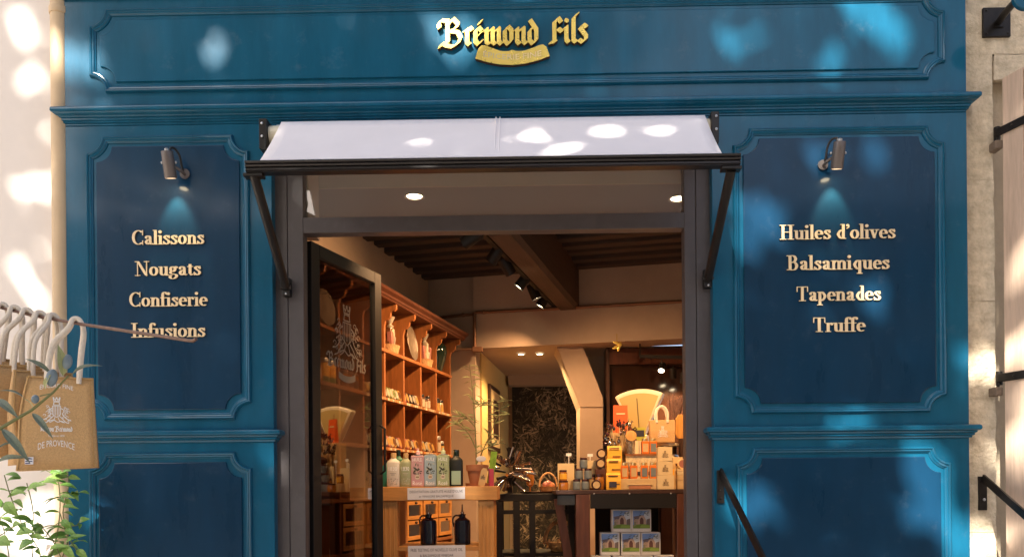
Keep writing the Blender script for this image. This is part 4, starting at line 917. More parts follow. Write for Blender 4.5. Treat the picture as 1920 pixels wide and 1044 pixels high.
# dark showcase behind the counter on the right with mirror
mq = P(1138, HY, 7.3); sc_ = thing('showcase', 'dark brown mirrored showcase behind the counter', 'showcase', (mq.x, 7.3, FLOOR)); rt_ = P(1345, HY, 7.3).x - mq.x
MB().box(0, .03, -.03, .2, 0, LZ - FLOOR - .01).build('post', M['dark'], sc_); MB().box(.03, rt_, .02, .06, 0, LZ - FLOOR - .01).build('back_board', mat('dark_mirror', (.030, .013, .008), .18, coat=.6, var=.3), sc_)
MB().box(.03, rt_, -.02, .02, LZ - FLOOR - .16, LZ - FLOOR - .012).build('head_board', M['redwood'], sc_); MB().box(.21, .25, -.01, .019, .9, 1.75).build('mullion', M['redwood'], sc_)
t2 = thing('spotlight_track', 'added black spotlight track in place of the one mirrored in the dark showcase', 'track', P(1200, 668, 7.12)); MB().bar((0, 0, 0), (.56, -.12, -.04), .03, .03).build('rail', M['blackm'], t2); MB().bar((0, 0, 0), (0, 0, LZ + .05 - t2.location.z), .012, .012, (0, 1, 0)).build('drop_rod', M['blackm'], t2)  # added track and lamps stand in for a reflection in the showcase mirror
for i, (a, b, lab) in enumerate(((1241, 689, 'left'), (1262, 700, 'middle'), (1281, 708, 'right'))):
    spot_head(a, b, 7.04, (-.25, -.6, -.75) if i == 0 else (.1, .35, -.85), '%s added black spotlight in place of one mirrored in the showcase' % lab, 26, r=.03, ln=.09)
# gold leaf pendant at the lintel
q = P(1157, 650, 6.95); gl = thing('gold_leaf_ornament', 'small gilded leaf ornament hanging at the lintel', 'ornament', q)
for (dx, dz, a) in ((-.05, -.01, 1.9), (.03, .01, .3), (.0, .0, 1.2)): MB().ell((dx * .6, 0, dz * .6), .013, .006, .045, 10, 8).move(Matrix.Rotation(a, 4, 'Y')).build('leaf', M['gold'], gl, smooth=True)
MB().tube([(0, 0, 0), (0, .02, .12)], .003, 6).build('hook', M['gold'], gl)

# ------------------------------------------------------------------ open glass door, left leaf
dh = P(577, 436, 4.15); d_free = dh + Vector((math.sin(R(20.5)), math.cos(R(20.5)), 0)) * .722; DW = math.hypot(d_free.x - dh.x, d_free.y - dh.y); DZ1 = ZT0 - .012
dr = thing('glass_door', 'open glass door leaf in black metal frame with printed crest', 'door', (dh.x, dh.y, FLOOR + .015), math.atan2(d_free.y - dh.y, d_free.x - dh.x))
HD = DZ1 - FLOOR - .015; t_ = .022
MB().box(0, .075, -t_, t_, 0, HD).build('stile', M['blackm'], dr, bev=.003); MB().box(DW - .075, DW, -t_, t_, 0, HD).build('stile', M['blackm'], dr, bev=.003)
MB().box(.0755, DW - .0755, -t_, t_, HD - .07, HD).build('rail', M['blackm'], dr, bev=.003); MB().box(.0755, DW - .0755, -t_, t_, 0, .12).build('rail', M['blackm'], dr, bev=.003)
MB().box(DW + .0005, DW + .012, -t_ * .6, t_ * .6, 0, HD).build('edge_strip', mat('edge_bronze', (.12, .07, .04), .4, metal=.6), dr)
pane = MB().box(.074, DW - .074, -.003, .003, .119, HD - .069).build('pane', M['glass'], dr)
m = MB(); cx_ = .36; zt_ = 1.6
crest(m, cx_, P(640, 672, 4.45).z - dr.location.z, .31, -.0046, random.Random(3), 17)
ws, W = word_polys('Brémond Fils', GOTHIC); k = .052; kx = .40 / W / k; zw = P(640, 690, 4.45).z - dr.location.z
for ch, x, pl in ws:
    for i, q in enumerate(pl): m.quad(*[(cx_ - .20 + (x + a) * k * kx, -.0046 - .00002 * i, zw + b * k) for a, b in q])
n = 12
for i in range(n):
    f = lambda t: -.02 * (1 - (2 * t - 1) ** 2)
    a, b = i / n, (i + 1) / n; m.quad((cx_ - .085 + .17 * a, -.0046, zw - .060 + f(a)), (cx_ - .085 + .17 * b, -.0046, zw - .060 + f(b)), (cx_ - .085 + .17 * b, -.0046, zw - .022 + f(b)), (cx_ - .085 + .17 * a, -.0046, zw - .022 + f(a)))
m.build('printed_crest', mat('frosted_print', (.15, .12, .09), .7), pane)
MB().tube([(DW - .04, -.03, .95), (DW - .04, -.06, .97), (DW - .04, -.06, 1.23), (DW - .04, -.03, 1.25)], .008, 8).build('handle', M['blackm'], dr, smooth=True)

# ------------------------------------------------------------------ pine shelving along the left wall
SH = [EZ + 1.073, EZ + .708, EZ + .333, EZ - .05]
su = thing('shelf_unit', 'tall honey pine shelf unit with pigeonholes along the left wall', 'shelves', S0, URZ); su.location.z = FLOOR
LT = NB * LB; SD = .26; z_ = lambda z: z - FLOOR
MB().box(0, LT, SD - .012, SD, 0, z_(EZ + 1.42)).build('back_panel', M['pine'], su)
for zc in SH + [EZ - .42]:
    s = MB().box(-.012, LT + .012, -.012, SD - .013, z_(zc) - .026, z_(zc)).build('shelf', M['pine'], su, bev=.003)
for i in range(NB + 1):
    x = i * LB; w_ = .013
    for za, zb_ in zip([FLOOR, EZ - .42] + SH[::-1], [EZ - .446] + [s - .026 for s in SH[::-1]] + [EZ + 1.40]):
        if zb_ > EZ + 1.3:      # scalloped bracket carrying the cornice
            za_ = z_(za); zt_ = z_(zb_)
            pr = [(0.0, za_ + .0005), (SD - .013, za_ + .0005), (SD - .013, zt_), (-.10, zt_), (-.10, zt_ - .035), (-.085, zt_ - .05), (-.07, zt_ - .045), (-.055, zt_ - .06), (-.05, zt_ - .09), (-.03, zt_ - .11), (-.012, zt_ - .115), (-.004, zt_ - .14), (0, zt_ - .16)]
            MB().rings([[(x - w_, a, b) for a, b in pr], [(x + w_, a, b) for a, b in pr]]).build('upright', M['pine_v'], su)
        else: MB().box(x - w_, x + w_, 0, SD - .0135, z_(za) + .0003, z_(zb_) - .0003).build('upright', M['pine_v'], su, bev=.002)
zt_ = z_(EZ + 1.40)
pr = [(SD - .002, zt_), (-.105, zt_), (-.112, zt_ + .012), (-.12, zt_ + .016), (-.125, zt_ + .03), (-.15, zt_ + .045), (-.158, zt_ + .062), (SD - .002, zt_ + .062)]
MB().rings([[(x, a, b) for a, b in pr] for x in (-.05, LT + .09)]).build('cornice', M['redwood'], su)
# little printed price strips on the shelf edges
rs = random.Random(2)
for lev in (1, 2):
    for i in range(2, NB):
        m = MB(); x = i * LB + .02
        while x < (i + 1) * LB - .05:
            w_ = rs.uniform(.025, .04); m.cur = rs.choice(((.5, .4, .25), (.55, .25, .08), (.4, .22, .1), (.6, .5, .34))); m.box(x, x + w_, -.0145, -.0122, z_(SH[lev]) - .022, z_(SH[lev]) - .004); x += w_ + rs.uniform(.003, .012)
        m.build('price_strip', PRINT, su)
# glass fronted drawers below
for i in range(1, NB):
    for r_, (za, zb_) in enumerate(((EZ - .40, EZ - .245), (EZ - .235, EZ - .085))):
        x = i * LB; dz0, dz1 = z_(za), z_(zb_)
        dw = MB().box(x + .018, x + LB - .018, -.010, .008, dz0, dz0 + .03).box(x + .018, x + LB - .018, -.010, .008, dz1 - .03, dz1).box(x + .018, x + .05, -.0101, .008, dz0 + .0301, dz1 - .0301).box(x + LB - .05, x + LB - .018, -.0101, .008, dz0 + .0301, dz1 - .0301).build('drawer_front', M['pine_l'], su)
        MB().box(x + .049, x + LB - .049, -.002, .001, dz0 + .029, dz1 - .029).build('pane', M['glass'], dw)
        MB().ell((x + LB / 2, -.022, dz1 - .015), .012, .012, .012, 10, 6).build('knob', M['dark'], dw, smooth=True)
        MB().box(x + .04, x + LB - .04, .02, .2, dz0, dz0 + .06).build('goods', M['dark'], dw)
def SP(x, y, z): q = S0 + U * x + NL * y; return Vector((q.x, q.y, z))
# small oval tins and jars on the shelves
tcol = {'plum': (.07, .015, .02), 'silver': (.42, .38, .30), 'green': (.16, .20, .06), 'gold': (.50, .30, .08), 'brown': (.13, .05, .02), 'cream': (.55, .45, .32), 'pink': (.40, .16, .13), 'black': (.015, .012, .012)}
for k_, v_ in tcol.items(): mat('tin_' + k_, v_, .3, metal=.2, coat=.3)
protos = {}
def tin(x, y, z, c, where):
    key = c; lab = '%s oval tin, %s' % (c, where)
    if key not in protos:
        t = thing('oval_tin', lab, 'tin', SP(x, y, z), URZ, 'oval tins on the pine shelves'); t.scale = (1.2, 1.2, 1.2)
        m = MB().lathe([(.001, -.012), (.026, -.012), (.028, -.009), (.028, .009), (.026, .012), (.001, .012)], 18, sx=1.0, sy=1.35).move(Matrix.Translation((0, 0, .038)) @ Matrix.Rotation(R(74), 4, 'X')); m.build('tin_body', MATS['tin_' + c], t, smooth=True)
        m = MB().disc(.020, .0126, 16, sy=1.35).move(Matrix.Translation((0, 0, .038)) @ Matrix.Rotation(R(74), 4, 'X')); m.build('tin_label', MATS['tin_' + {'plum': 'silver', 'silver': 'gold', 'green': 'cream', 'gold': 'brown', 'brown': 'gold', 'cream': 'green', 'pink': 'gold', 'black': 'silver'}[c]], t)
        protos[key] = t
    else: dup(protos[key], SP(x, y, z), URZ, lab)
MB().box(2 * LB + .016, NB * LB - .016, .10, .19, z_(SH[1]) + .0005, z_(SH[1]) + .035).build('tin_riser', M['pine'], su); MB().box(2 * LB + .016, NB * LB - .016, .10, .19, z_(SH[2]) + .0005, z_(SH[2]) + .035).build('tin_riser', M['pine'], su)
bays = {2: 'first', 3: 'second', 4: 'third', 5: 'fourth', 6: 'fifth'}
def rowtins(bay, lev, front, back):
    nm = '%s pine bay, %s tin shelf' % (bays[bay], 'upper' if lev == 1 else 'lower')
    for j, c in enumerate(front): tin(bay * LB + .05 + j * (LB - .09) / max(1, len(front) - 1), .035, SH[lev], c, nm + ', %s in the front row' % ORD[j])
    for j, c in enumerate(back): tin(bay * LB + .05 + j * .066, .125, SH[lev] + .0355, c, nm + ', %s in the back row' % ORD[j])
rowtins(3, 1, ['plum', 'green', 'green', 'cream', 'green', 'gold'], ['green', 'cream', 'green', 'silver']); rowtins(4, 1, ['pink', 'brown', 'black', 'black', 'silver'], ['gold', 'brown']); rowtins(2, 1, ['gold', 'brown', 'cream', 'pink', 'silver', 'gold'], ['brown', 'gold', 'cream'])
rowtins(3, 2, ['plum', 'pink', 'silver', 'gold', 'plum', 'pink'], ['plum', 'silver', 'gold', 'plum']); rowtins(4, 2, ['brown', 'pink', 'gold', 'plum', 'pink', 'gold'], ['gold', 'plum', 'pink', 'brown']); rowtins(5, 2, ['brown', 'silver', 'black', 'silver', 'gold', 'brown'], ['silver', 'brown', 'gold', 'black']); rowtins(2, 2, ['gold', 'plum', 'cream', 'pink', 'silver', 'gold'], ['brown', 'gold', 'plum', 'cream'])
def jar(name, loc, rz, r, h, body, lid, label, cat='jar', group=None, lab=None, sq=False, lidr=.92, labfrac=(.15, .8)):
    t = thing(name, label, cat, loc, rz, group); hb = h * .82
    if sq: MB().box(-r, r, -r, r, 0, hb).build('body', M.get(body) or MATS[body], t, bev=r * .18)
    else: MB().lathe([(r * .9, 0), (r, h * .05), (r, hb * .85), (r * .86, hb)], 18).build('body', M.get(body) or MATS[body], t, smooth=True)
    MB().lathe([(r * lidr, hb - .001 if not sq else hb), (r * lidr, h * .97), (r * lidr * .94, h), (.001, h)], 18).build('lid', M.get(lid) or MATS[lid], t, smooth=True)
    if lab:
        if sq: MB().box(-r * .72, r * .72, -r - .0012, -r - .0003, hb * labfrac[0], hb * labfrac[1]).build('label_paper', M.get(lab) or MATS[lab], t)
        else:
            m = MB(); n = 10; rr = r * 1.012
            for i in range(n):
                a, b = [R(-90 + (-62 + 124 * q / n)) for q in (i, i + 1)]
                m.quad((rr * math.cos(a), rr * math.sin(a), hb * labfrac[0]), (rr * math.cos(b), rr * math.sin(b), hb * labfrac[0]), (rr * math.cos(b), rr * math.sin(b), hb * labfrac[1]), (rr * math.cos(a), rr * math.sin(a), hb * labfrac[1]))
            m.build('label_paper', M.get(lab) or MATS[lab], t, smooth='all')
    return t
FR = URZ      # facing the room from the left shelves (front = -y of the thing)
for j in range(4): jar('spice_jar', SP(5 * LB + .07 + j * .066, .05, SH[1]), FR, .024, .10 + .02 * (j % 2), 'tin_brown', 'tin_black', 'slim brown jar, %s of four on the upper tin shelf' % ORD[j], 'jar', 'slim jars in the fourth bay', 'tin_cream')
for j, (c, h_) in enumerate((('tin_black', .20), ('tin_black', .13), ('tin_cream', .12))): jar('dark_bottle', SP(6 * LB + .07 + j * .09, .06, SH[1]), FR, .028, h_, c, 'tin_black', ('tall black bottle', 'short black jar', 'pale tube')[j] + ' in the fifth bay of the upper tin shelf', 'bottle', None, 'tin_gold')
for j, (c, h_, l_) in enumerate((('tin_black', .24, 'tin_gold'), ('tin_brown', .16, 'tin_cream'), ('tin_black', .12, 'tin_gold'))): jar('oil_bottle', SP(6 * LB + .08 + j * .085, .06, SH[2]), FR, .032, h_, c, 'alu', ('tall black bottle with yellow label', 'brown bottle', 'squat black jar')[j] + ' in the fifth bay of the lower tin shelf', 'bottle', None, l_)
for j in range(2):
    q = SP(4 * LB + .09 + j * .08, .14 - .07 * j, SH[1] + (.0355 if j == 0 else 0)); t = thing('tea_box', ('pale blue grey box behind' if j == 0 else 'white box in front') + ' on the upper tin shelf, third bay', 'box', q, FR)
    MB().box(-.03, .03, -.025, .025, 0, .085).build('carton', M['paper'] if j else MATS['tin_silver'], t, bev=.003); MB().box(-.024, .024, -.0262, -.0253, .02, .06).build('label_paper', MATS['tin_cream'], t)
# big things on the top shelf
pl = thing('pewter_plate', 'oval pewter plate standing on the top shelf', 'plate', SP(4.63 * LB, .035, SH[0]), FR)
mt_ = Matrix.Translation((0, 0, .146)) @ Matrix.Rotation(R(82), 4, 'X')
MB().lathe([(.001, .0), (.06, .0), (.075, .008), (.10, .014), (.102, .018), (.098, .020), (.072, .013), (.001, .006)], 28, sy=1.42).move(mt_).build('dish', M['pewter'], pl, smooth=True)
MB().tube([(-.05, .02, .003), (.05, .02, .003)], .004, 6).build('stand', M['blackm'], pl)
vs_ = thing('green_vase', 'dark green glazed bellied jar on the top shelf end', 'vase', SP(6.58 * LB, .085, SH[0]), FR); MB().lathe([(.05, 0), (.055, .01), (.09, .12), (.105, .19), (.10, .24), (.07, .275), (.055, .28), (.06, .292), (.05, .294), (.045, .28)], 22).build('body', M['dkgreen'], vs_, smooth=True)
for d_ in (-1, 1): MB().tube(smooth_pts([(d_ * .062, 0, .275), (d_ * .11, 0, .27), (d_ * .125, 0, .23), (d_ * .10, 0, .20)], 4), .008, 7).build('handle', M['dkgreen'], vs_, smooth=True)
for bay, lab in ((3, 'wrapped gift basket with gold and cream goods on the top shelf, second bay'), (5, 'wrapped gift basket with brown and cream goods on the top shelf, fourth bay')):
    g = thing('gift_basket', lab, 'basket', SP((bay + .62) * LB, .055, SH[0]), FR); rg = random.Random(bay)
    MB().lathe([(.08, 0), (.10, .06), (.104, .065), (.09, .06)], 16, sy=.7).build('basket', M['wicker'], g, smooth=True)
    for i in range(9):
        a = rg.uniform(-.06, .06); hh = rg.uniform(.08, .17); MB().box(a - .02, a + .02, -.04 + .01 * (i % 4), .0 + .01 * (i % 4), .03, .04 + hh).move(Matrix.Rotation(rg.uniform(-.3, .3), 4, 'Y')).build('packet', MATS['tin_' + rg.choice(('gold', 'cream', 'brown', 'silver', 'pink'))], g, bev=.004)
    MB().lathe([(.02, .20), (.03, .215), (.012, .235), (.04, .29)], 10).build('ribbon', MATS['tin_silver'], g, smooth=True)
for j, (px, c) in enumerate(((.35, 'yellow'), (.62, 'yellow'))):
    jar('picture_tin', SP(.62 * LB + j * .085, .045, SH[1]), FR, .04, .16, 'yellow', 'alu', ('nearer' if j == 0 else 'farther') + ' yellow tin with teal base seen through the door glass', 'tin', None, 'tin_green', labfrac=(.0, .3))
jar('amber_bottle', SP(.4 * LB, .045, SH[1]), FR, .028, .14, 'honey', 'tin_black', 'small amber bottle beside the yellow tins behind the door glass', 'bottle', None, 'tin_cream')
for j in range(3): jar('preserve_jar', SP(1.4 * LB + j * .075, .04, SH[1]), FR, .03, .12, 'honey', 'tin_brown', 'dark preserve jar behind the door glass, %s of three' % ORD[j], 'jar', 'dark preserve jars behind the glass', 'tin_brown')
gp = thing('round_plate', 'dull round dish on the top shelf behind the door glass', 'plate', SP(.6 * LB, .035, SH[0]), FR); MB().lathe([(.001, 0), (.08, 0), (.12, .016), (.122, .02), (.08, .008), (.001, .006)], 24).move(Matrix.Translation((0, 0, .122)) @ Matrix.Rotation(R(82), 4, 'X')).build('dish', M['pewter'], gp, smooth=True)

# ------------------------------------------------------------------ pine tasting table
TY = 5.12; TZ = P(820, 911.5, TY).z; tx0, tx1 = P(707, 925, TY).x, P(933, 925, TY).x; TWD = tx1 - tx0
tb_ = thing('tasting_table', 'light pine table with fluted legs and a lower shelf', 'table', ((tx0 + tx1) / 2, TY, FLOOR)); hw = TWD / 2; tz = TZ - FLOOR; TD = .5
MB().box(-hw, hw, 0, TD, tz - .093, tz).build('table_top', M['pine_l'], tb_, bev=.004)
for sx in (-1, 1):
    for yy in (.02, TD - .13):
        x0 = sx * (hw - .078); lg = MB().box(x0 - .052, x0 + .052, yy, yy + .11, 0, tz - .094).build('leg', M['pine_lv'], tb_, bev=.004)
        if yy < .1:
            for d_ in (-.028, 0, .028): MB().tube([(x0 + d_, yy + .0025, .1), (x0 + d_, yy + .0025, tz - .125)], .0062, 8).build('flute', M['pine_lv'], lg, smooth=True)
SZ2 = P(820, 1024, TY).z - FLOOR
MB().box(-hw + .131, hw - .131, .03, TD - .02, SZ2 - .03, SZ2).build('shelf', M['pine_l'], tb_, bev=.003)
MB().box(-hw + .02, hw - .02, .04, TD - .02, .12, .15).build('shelf', M['pine_l'], tb_)
def note(px0, py0, px1, py1, y, lines, label, tilt=0):
    a, b = P(px0, py0, y), P(px1, py1, y); t = thing('paper_note', label, 'sign', ((a.x + b.x) / 2, y, b.z)); w_, h_ = b.x - a.x, a.z - b.z
    t.rotation_euler = (0, tilt, 0)
    p = MB().box(-w_ / 2, w_ / 2, -.0012, 0, 0, h_).build('sheet', M['paper'], t)
    m = MB()
    for i, (tx, k) in enumerate(lines): text_on(m, tx, 0, h_ * (.56 - .42 * i), -.0016, w_ * k, h_ * .22)
    m.build('lettering', M['ink'], p)
note(764, 914, 872, 935, TY - .001, [("DEGUSTATION GRATUITE HUILE D'OLIVE", .92), ('et VINAIGRE BALSAMIQUE', .6)], 'white paper note on the table edge reading Degustation gratuite', -.008)
note(765, 1022, 873, 1047, TY + .0285, [('FREE TESTING OF NOVELLO OLIVE OIL', .9), ('& BALSAMIQUE VINEGAR', .58)], 'white paper note on the lower table shelf reading Free testing', -.01)
# bottles on the table
def px_w(px0, px1, y): return P(px1, 900, y).x - P(px0, 900, y).x
def on_table(px, y): q = P(px, 900, y); return (q.x, y, TZ)
def flask(px0, px1, pyt, y, col, capmat, label, txt=None, tcol_=(.25, .25, .22)):
    w_ = px_w(px0, px1, y); H = P(px0, pyt, y).z - TZ; t = thing('flask', label, 'bottle', on_table((px0 + px1) / 2, y)); hw = w_ / 2; hb = H * .70; d_ = w_ * .36
    def rr(sx, sy, z): return [(sx * a, sy * b, z) for a, b in ((-1, -.7), (-.7, -1), (.7, -1), (1, -.7), (1, .7), (.7, 1), (-.7, 1), (-1, .7))]
    bd = MB().rings([rr(hw * .95, d_ * .95, 0), rr(hw, d_, .006), rr(hw, d_, hb), rr(hw * .9, d_ * .9, hb + .012), rr(hw * .42, d_ * .55, hb + .028), rr(hw * .4, d_ * .5, hb + .034)]).build('body', mat('flask_%s' % label[:14].replace(' ', '_'), col, .45, var=.05), t, smooth=True)
    MB().lathe([(w_ * .22, hb + .033), (w_ * .23, H - .004), (w_ * .21, H), (.001, H)], 14).build('cap', capmat, t, smooth=True)
    if txt:
        m = MB(); m.cur = tcol_; text_on(m, txt, 0, hb * .68, -d_ - .0006, w_ * .66, hb * .17)
        for zz, ww in ((.56, .5), (.5, .3)): m.box(-w_ * ww / 2, w_ * ww / 2, -d_ - .0007, -d_ - .0004, hb * zz, hb * zz + .003)
        rg = random.Random(5)
        for i in range(26): x, z = rg.uniform(-.35, .35) * w_, rg.uniform(.06, .34) * hb; m.box(x, x + .004, -d_ - .0007, -d_ - .0004, z, z + .004)
        tag(m.build('printing', PRINT, bd), kind='stuff')
    return t
CAPW = mat('beech_cap', (.55, .36, .16), .5, var=.15, scale=30)
flask(717, 731, 862, 5.29, (.03, .22, .19), M['blackm'], 'teal bottle with black cap at the left table end', None)
flask(726.5, 750, 849, 5.2, (.66, .63, .56), CAPW, 'white flask with beech cap printed 1830', '1830')
flask(751, 772, 849, 5.2, (.36, .40, .24), CAPW, 'sage green flask with beech cap printed 1830', '1830', (.6, .6, .5))
flask(738, 757, 843, 5.32, (.02, .16, .08), M['dkgreen'], 'dark green bottle behind the two 1830 flasks', None)
def olive_can(px0, px1, pyt, y, col, label, pump):
    w_ = px_w(px0, px1, y); t = thing('oil_can', label, 'can', on_table((px0 + px1) / 2, y)); H = P(px0, pyt, y).z - TZ; hw = w_ / 2; d_ = hw * .8
    bd = MB().box(-hw, hw, -d_, d_, 0, H).build('body', mat('can_' + label[:12].replace(' ', '_'), col, .4), t, bev=.006)
    MB().lathe([(hw * .8, H + .0002), (hw * .8, H + .006), (hw * .3, H + .008)], 16).build('top_ring', M['alu'], t, smooth=True)
    if pump:
        MB().lathe([(hw * .36, H + .006), (hw * .36, H + .028), (hw * .16, H + .034), (hw * .14, H + .048), (.001, H + .05)], 12).build('pourer', mat('pourer_' + label[:6], tuple(min(1, c * 1.3 + .1) for c in col), .4), t, smooth=True)
    m = MB(); rg = random.Random(7); yf = -d_ - .0006
    m.cur = (.05, .05, .06); text_on(m, 'HUILE', 0, H * .80, yf, w_ * .72, H * .11, bend=.004)
    for i in range(34):
        a = rg.uniform(0, 6.28); x, z = rg.uniform(-.36, .36) * w_, H * rg.uniform(.36, .74); ln, wd = w_ * rg.uniform(.12, .22), w_ * .045; c_, s_ = math.cos(a), math.sin(a); m.cur = rg.choice(((.02, .025, .02), (.06, .07, .04), (.10, .11, .06), (.55, .55, .45)))
        x = max(-w_ * .36, min(w_ * .36, x)); yy = yf - .00001 * i
        m.quad((x - c_ * ln * .6, yy, z - s_ * ln), (x + s_ * wd, yy, z - c_ * wd), (x + c_ * ln * .6, yy, z + s_ * ln), (x - s_ * wd, yy, z + c_ * wd))
    m.cur = (.70, .62, .50); m.quad(*[(w_ * .19 * math.cos(R(30 * k)), yf - .0006, H * .31 + w_ * .19 * math.sin(R(30 * k))) for k in range(12)]); m.cur = (.3, .2, .12); m.box(-w_ * .12, w_ * .12, yf - .0009, yf - .0007, H * .29, H * .33)
    m.cur = tuple(c * .35 for c in col); text_on(m, 'Rosé', 0, H * .05, yf - .0003, w_ * .72, H * .13)
    tag(m.build('printing', PRINT, bd), kind='stuff')
olive_can(772, 796, 854, 5.2, (.62, .36, .38), 'pink oil can with olive print and pale spout', True)
olive_can(796.5, 819.5, 853, 5.22, (.36, .48, .56), 'light blue oil can with olive print', False)
olive_can(820, 843, 853, 5.2, (.42, .50, .28), 'pale green oil can with olive print and spout', True)
ob_ = flask(844, 868, 843, 5.24, (.014, .016, .012), M['dkgreen'], 'black olive oil bottle with mint green label', None); w_ = px_w(844, 868, 5.24)
MB().box(-w_ * .36, w_ * .36, -w_ * .36 - .0012, -w_ * .36 - .0004, .012, .105).build('label_paper', mat('mint_label', (.38, .55, .42), .6), ob_)
# terracotta pot with young olive plant
pq = on_table(895, 5.3); po = thing('olive_plant', 'young olive plant in a small terracotta pot on the table', 'plant', pq)
MB().lathe([(.05, 0), (.078, .0), (.083, .022), (.06, .022)], 20).build('saucer', M['terra'], po, smooth=True)
MB().lathe([(.052, .0225), (.068, .105), (.075, .107), (.077, .145), (.068, .147), (.064, .125)], 20).build('pot', M['terra'], po, smooth=True); MB().disc(.063, .126, 18).build('soil', M['bark'], po)
def PO(px, py, dy=0): return P(px, py, 5.3 + dy) - Vector(pq)
stems = [[(893, 872), (892, 820), (888, 760), (884, 715), (880, 682)], [(892, 872), (905, 845), (925, 800), (938, 770), (948, 748)], [(892, 840), (880, 815), (865, 800), (852, 795)], [(891, 800), (876, 785), (858, 778)], [(890, 765), (905, 755), (918, 762)], [(893, 850), (915, 838), (935, 832)]]
rl = random.Random(9)
for s_ in stems:
    pts = smooth_pts([tuple(PO(a, b, rl.uniform(-.03, .03))) for a, b in s_], 6); MB().tube(pts, [.0045 - .0032 * i / len(pts) for i in range(len(pts))], 6).build('stem', M['stem'], po, smooth=True)
    for i in range(3, len(pts), 1):
        if i < 12 and s_ in stems[:2] and rl.random() < .6: continue
        b = Vector(pts[i]) + Vector(pq)
        for sd in (-1, 1):
            if rl.random() < .35: continue
            a = rl.uniform(-.4, 1.0); ln = rl.uniform(.05, .09); leaf('leaf_y', po, b, b + Vector((sd * math.cos(a), rl.uniform(-.5, .5), math.sin(a))).normalized() * ln, .0125, rl.uniform(-1, 1))
tg = thing('kraft_tag', 'kraft paper tag with crest leaning on the terracotta pot', 'tag', on_table(902, 5.19)); tg.rotation_euler = (R(-8), R(12), 0)
m = MB().prism_xz([(-.022, .002), (.022, .002), (.022, .105), (.012, .125), (-.012, .125), (-.022, .105)], -.001, .001); kt = m.build('card', M['kraft'], tg); m = MB(); crest(m, 0, .045, .035, -.0018, random.Random(3)); tag(m.build('printing', M['ink'], kt), kind='stuff')
lp = thing('plant_label', 'white oval label on a wooden stake in the plant pot', 'label', Vector(pq) + Vector((.03, -.045, .126))); MB().tube([(0, 0, -.02), (0, 0, .05)], .002, 6).build('stake', M['pine_l'], lp); MB().ell((0, -.002, .06), .034, .003, .02, 18, 8).build('label_disc', M['paper'], lp, smooth=True)
gc = thing('green_leaflet', 'bright green leaflet standing behind the terracotta pot', 'leaflet', on_table(918, 5.42)); gc.rotation_euler = (0, R(8), 0); MB().box(-.022, .022, -.002, .002, 0, .245).build('sheet', mat('lime_print', (.22, .42, .04), .5, var=.3, scale=40), gc)
pk = thing('pink_box', 'small pink carton behind the kraft tag', 'box', on_table(921, 5.32)); MB().box(-.018, .018, -.02, .02, 0, .12).build('carton', mat('pink_card', (.45, .06, .12), .5), pk, bev=.002)
# dark glazed cruets on the lower shelf
for i, px in enumerate((803.5, 867)):
    q = P(px, 1000, 5.3); c = thing('oil_cruet', 'dark glazed oil cruet with metal spout on the lower table shelf, %s one' % ('left' if i == 0 else 'right'), 'cruet', (q.x, 5.3, FLOOR + SZ2), R(-20 + 10 * i), 'oil cruets')
    MB().lathe([(.050, 0), (.056, .006), (.057, .14), (.052, .165), (.030, .18), (.022, .187), (.022, .2), (.026, .203), (.026, .209), (.012, .21)], 22).build('body', M['dkblue'], c, smooth=True)
    MB().lathe([(.012, .209), (.014, .222), (.006, .228), (.0045, .275), (.001, .276)], 12).build('spout', M['chrome'], c, smooth=True)
    MB().tube(smooth_pts([(-.022, 0, .197), (-.05, 0, .198), (-.068, 0, .17), (-.058, 0, .12)], 5), .006, 8).build('handle', M['dkblue'], c, smooth=True)

# ------------------------------------------------------------------ black display stand in the middle
bs0, bs1 = P(928, HY, 5.75).x, P(1078, HY, 5.75).x; bz_ = P(1000, 925, 5.75).z
bsd = thing('black_stand', 'black metal display stand between the table and the counter', 'stand', ((bs0 + bs1) / 2, 5.75, FLOOR)); hw = (bs1 - bs0) / 2; hz = bz_ - FLOOR
MB().box(-hw, hw, 0, .5, hz - .055, hz).build('top', M['blackm'], bsd, bev=.004); MB().box(-hw, hw, .05, .5, .36, .385).build('shelf', M['blackm'], bsd)
for x in (-hw + .03, -hw + .16, -.02, hw - .03):
    for y in (.02, .46): MB().box(x - .022, x + .022, y - .018, y + .018, 0, hz - .056).build('leg', M['blackm'], bsd)
MB().box(-hw, hw, .0, .02, hz - .15, hz - .12).build('rail', M['blackm'], bsd)
pc = thing('pourer_cluster', 'cluster of shiny metal pourer tubes bristling on the black stand', 'ornament', (P(956, 900, 5.8).x, 5.80, bz_)); rc = random.Random(12)
MB().lathe([(.05, 0), (.02, .008), (.012, .09), (.03, .12)], 12).build('core', M['blackm'], pc, smooth=True)
for i in range(44):
    d_ = Vector((rc.gauss(0, 1), rc.gauss(0, .8), rc.gauss(0, 1))).normalized(); o = Vector((0, 0, .17)) + d_ * rc.uniform(.03, .10); d2 = (d_ + Vector((rc.uniform(-.8, .8), rc.uniform(-.5, .5), rc.uniform(-.6, .6)))).normalized(); e = o + d2 * rc.uniform(.08, .13)
    if e.z < .015: e.z = .015
    if o.z < .015: o.z = .015
    MB().tube([o, e], [.008, .0125], 10).build('pourer', M['chrome'] if i % 4 else M['blackm'], pc, smooth=True)
tr = thing('round_tray', 'dark round wooden tray on the black stand', 'tray', (P(1012, 920, 5.95).x, 5.95, bz_)); MB().lathe([(.001, 0), (.13, 0), (.16, .012), (.162, .018), (.13, .008), (.001, .008)], 28).build('dish', M['redwood'], tr, smooth=True); tzz = bz_ + .0085
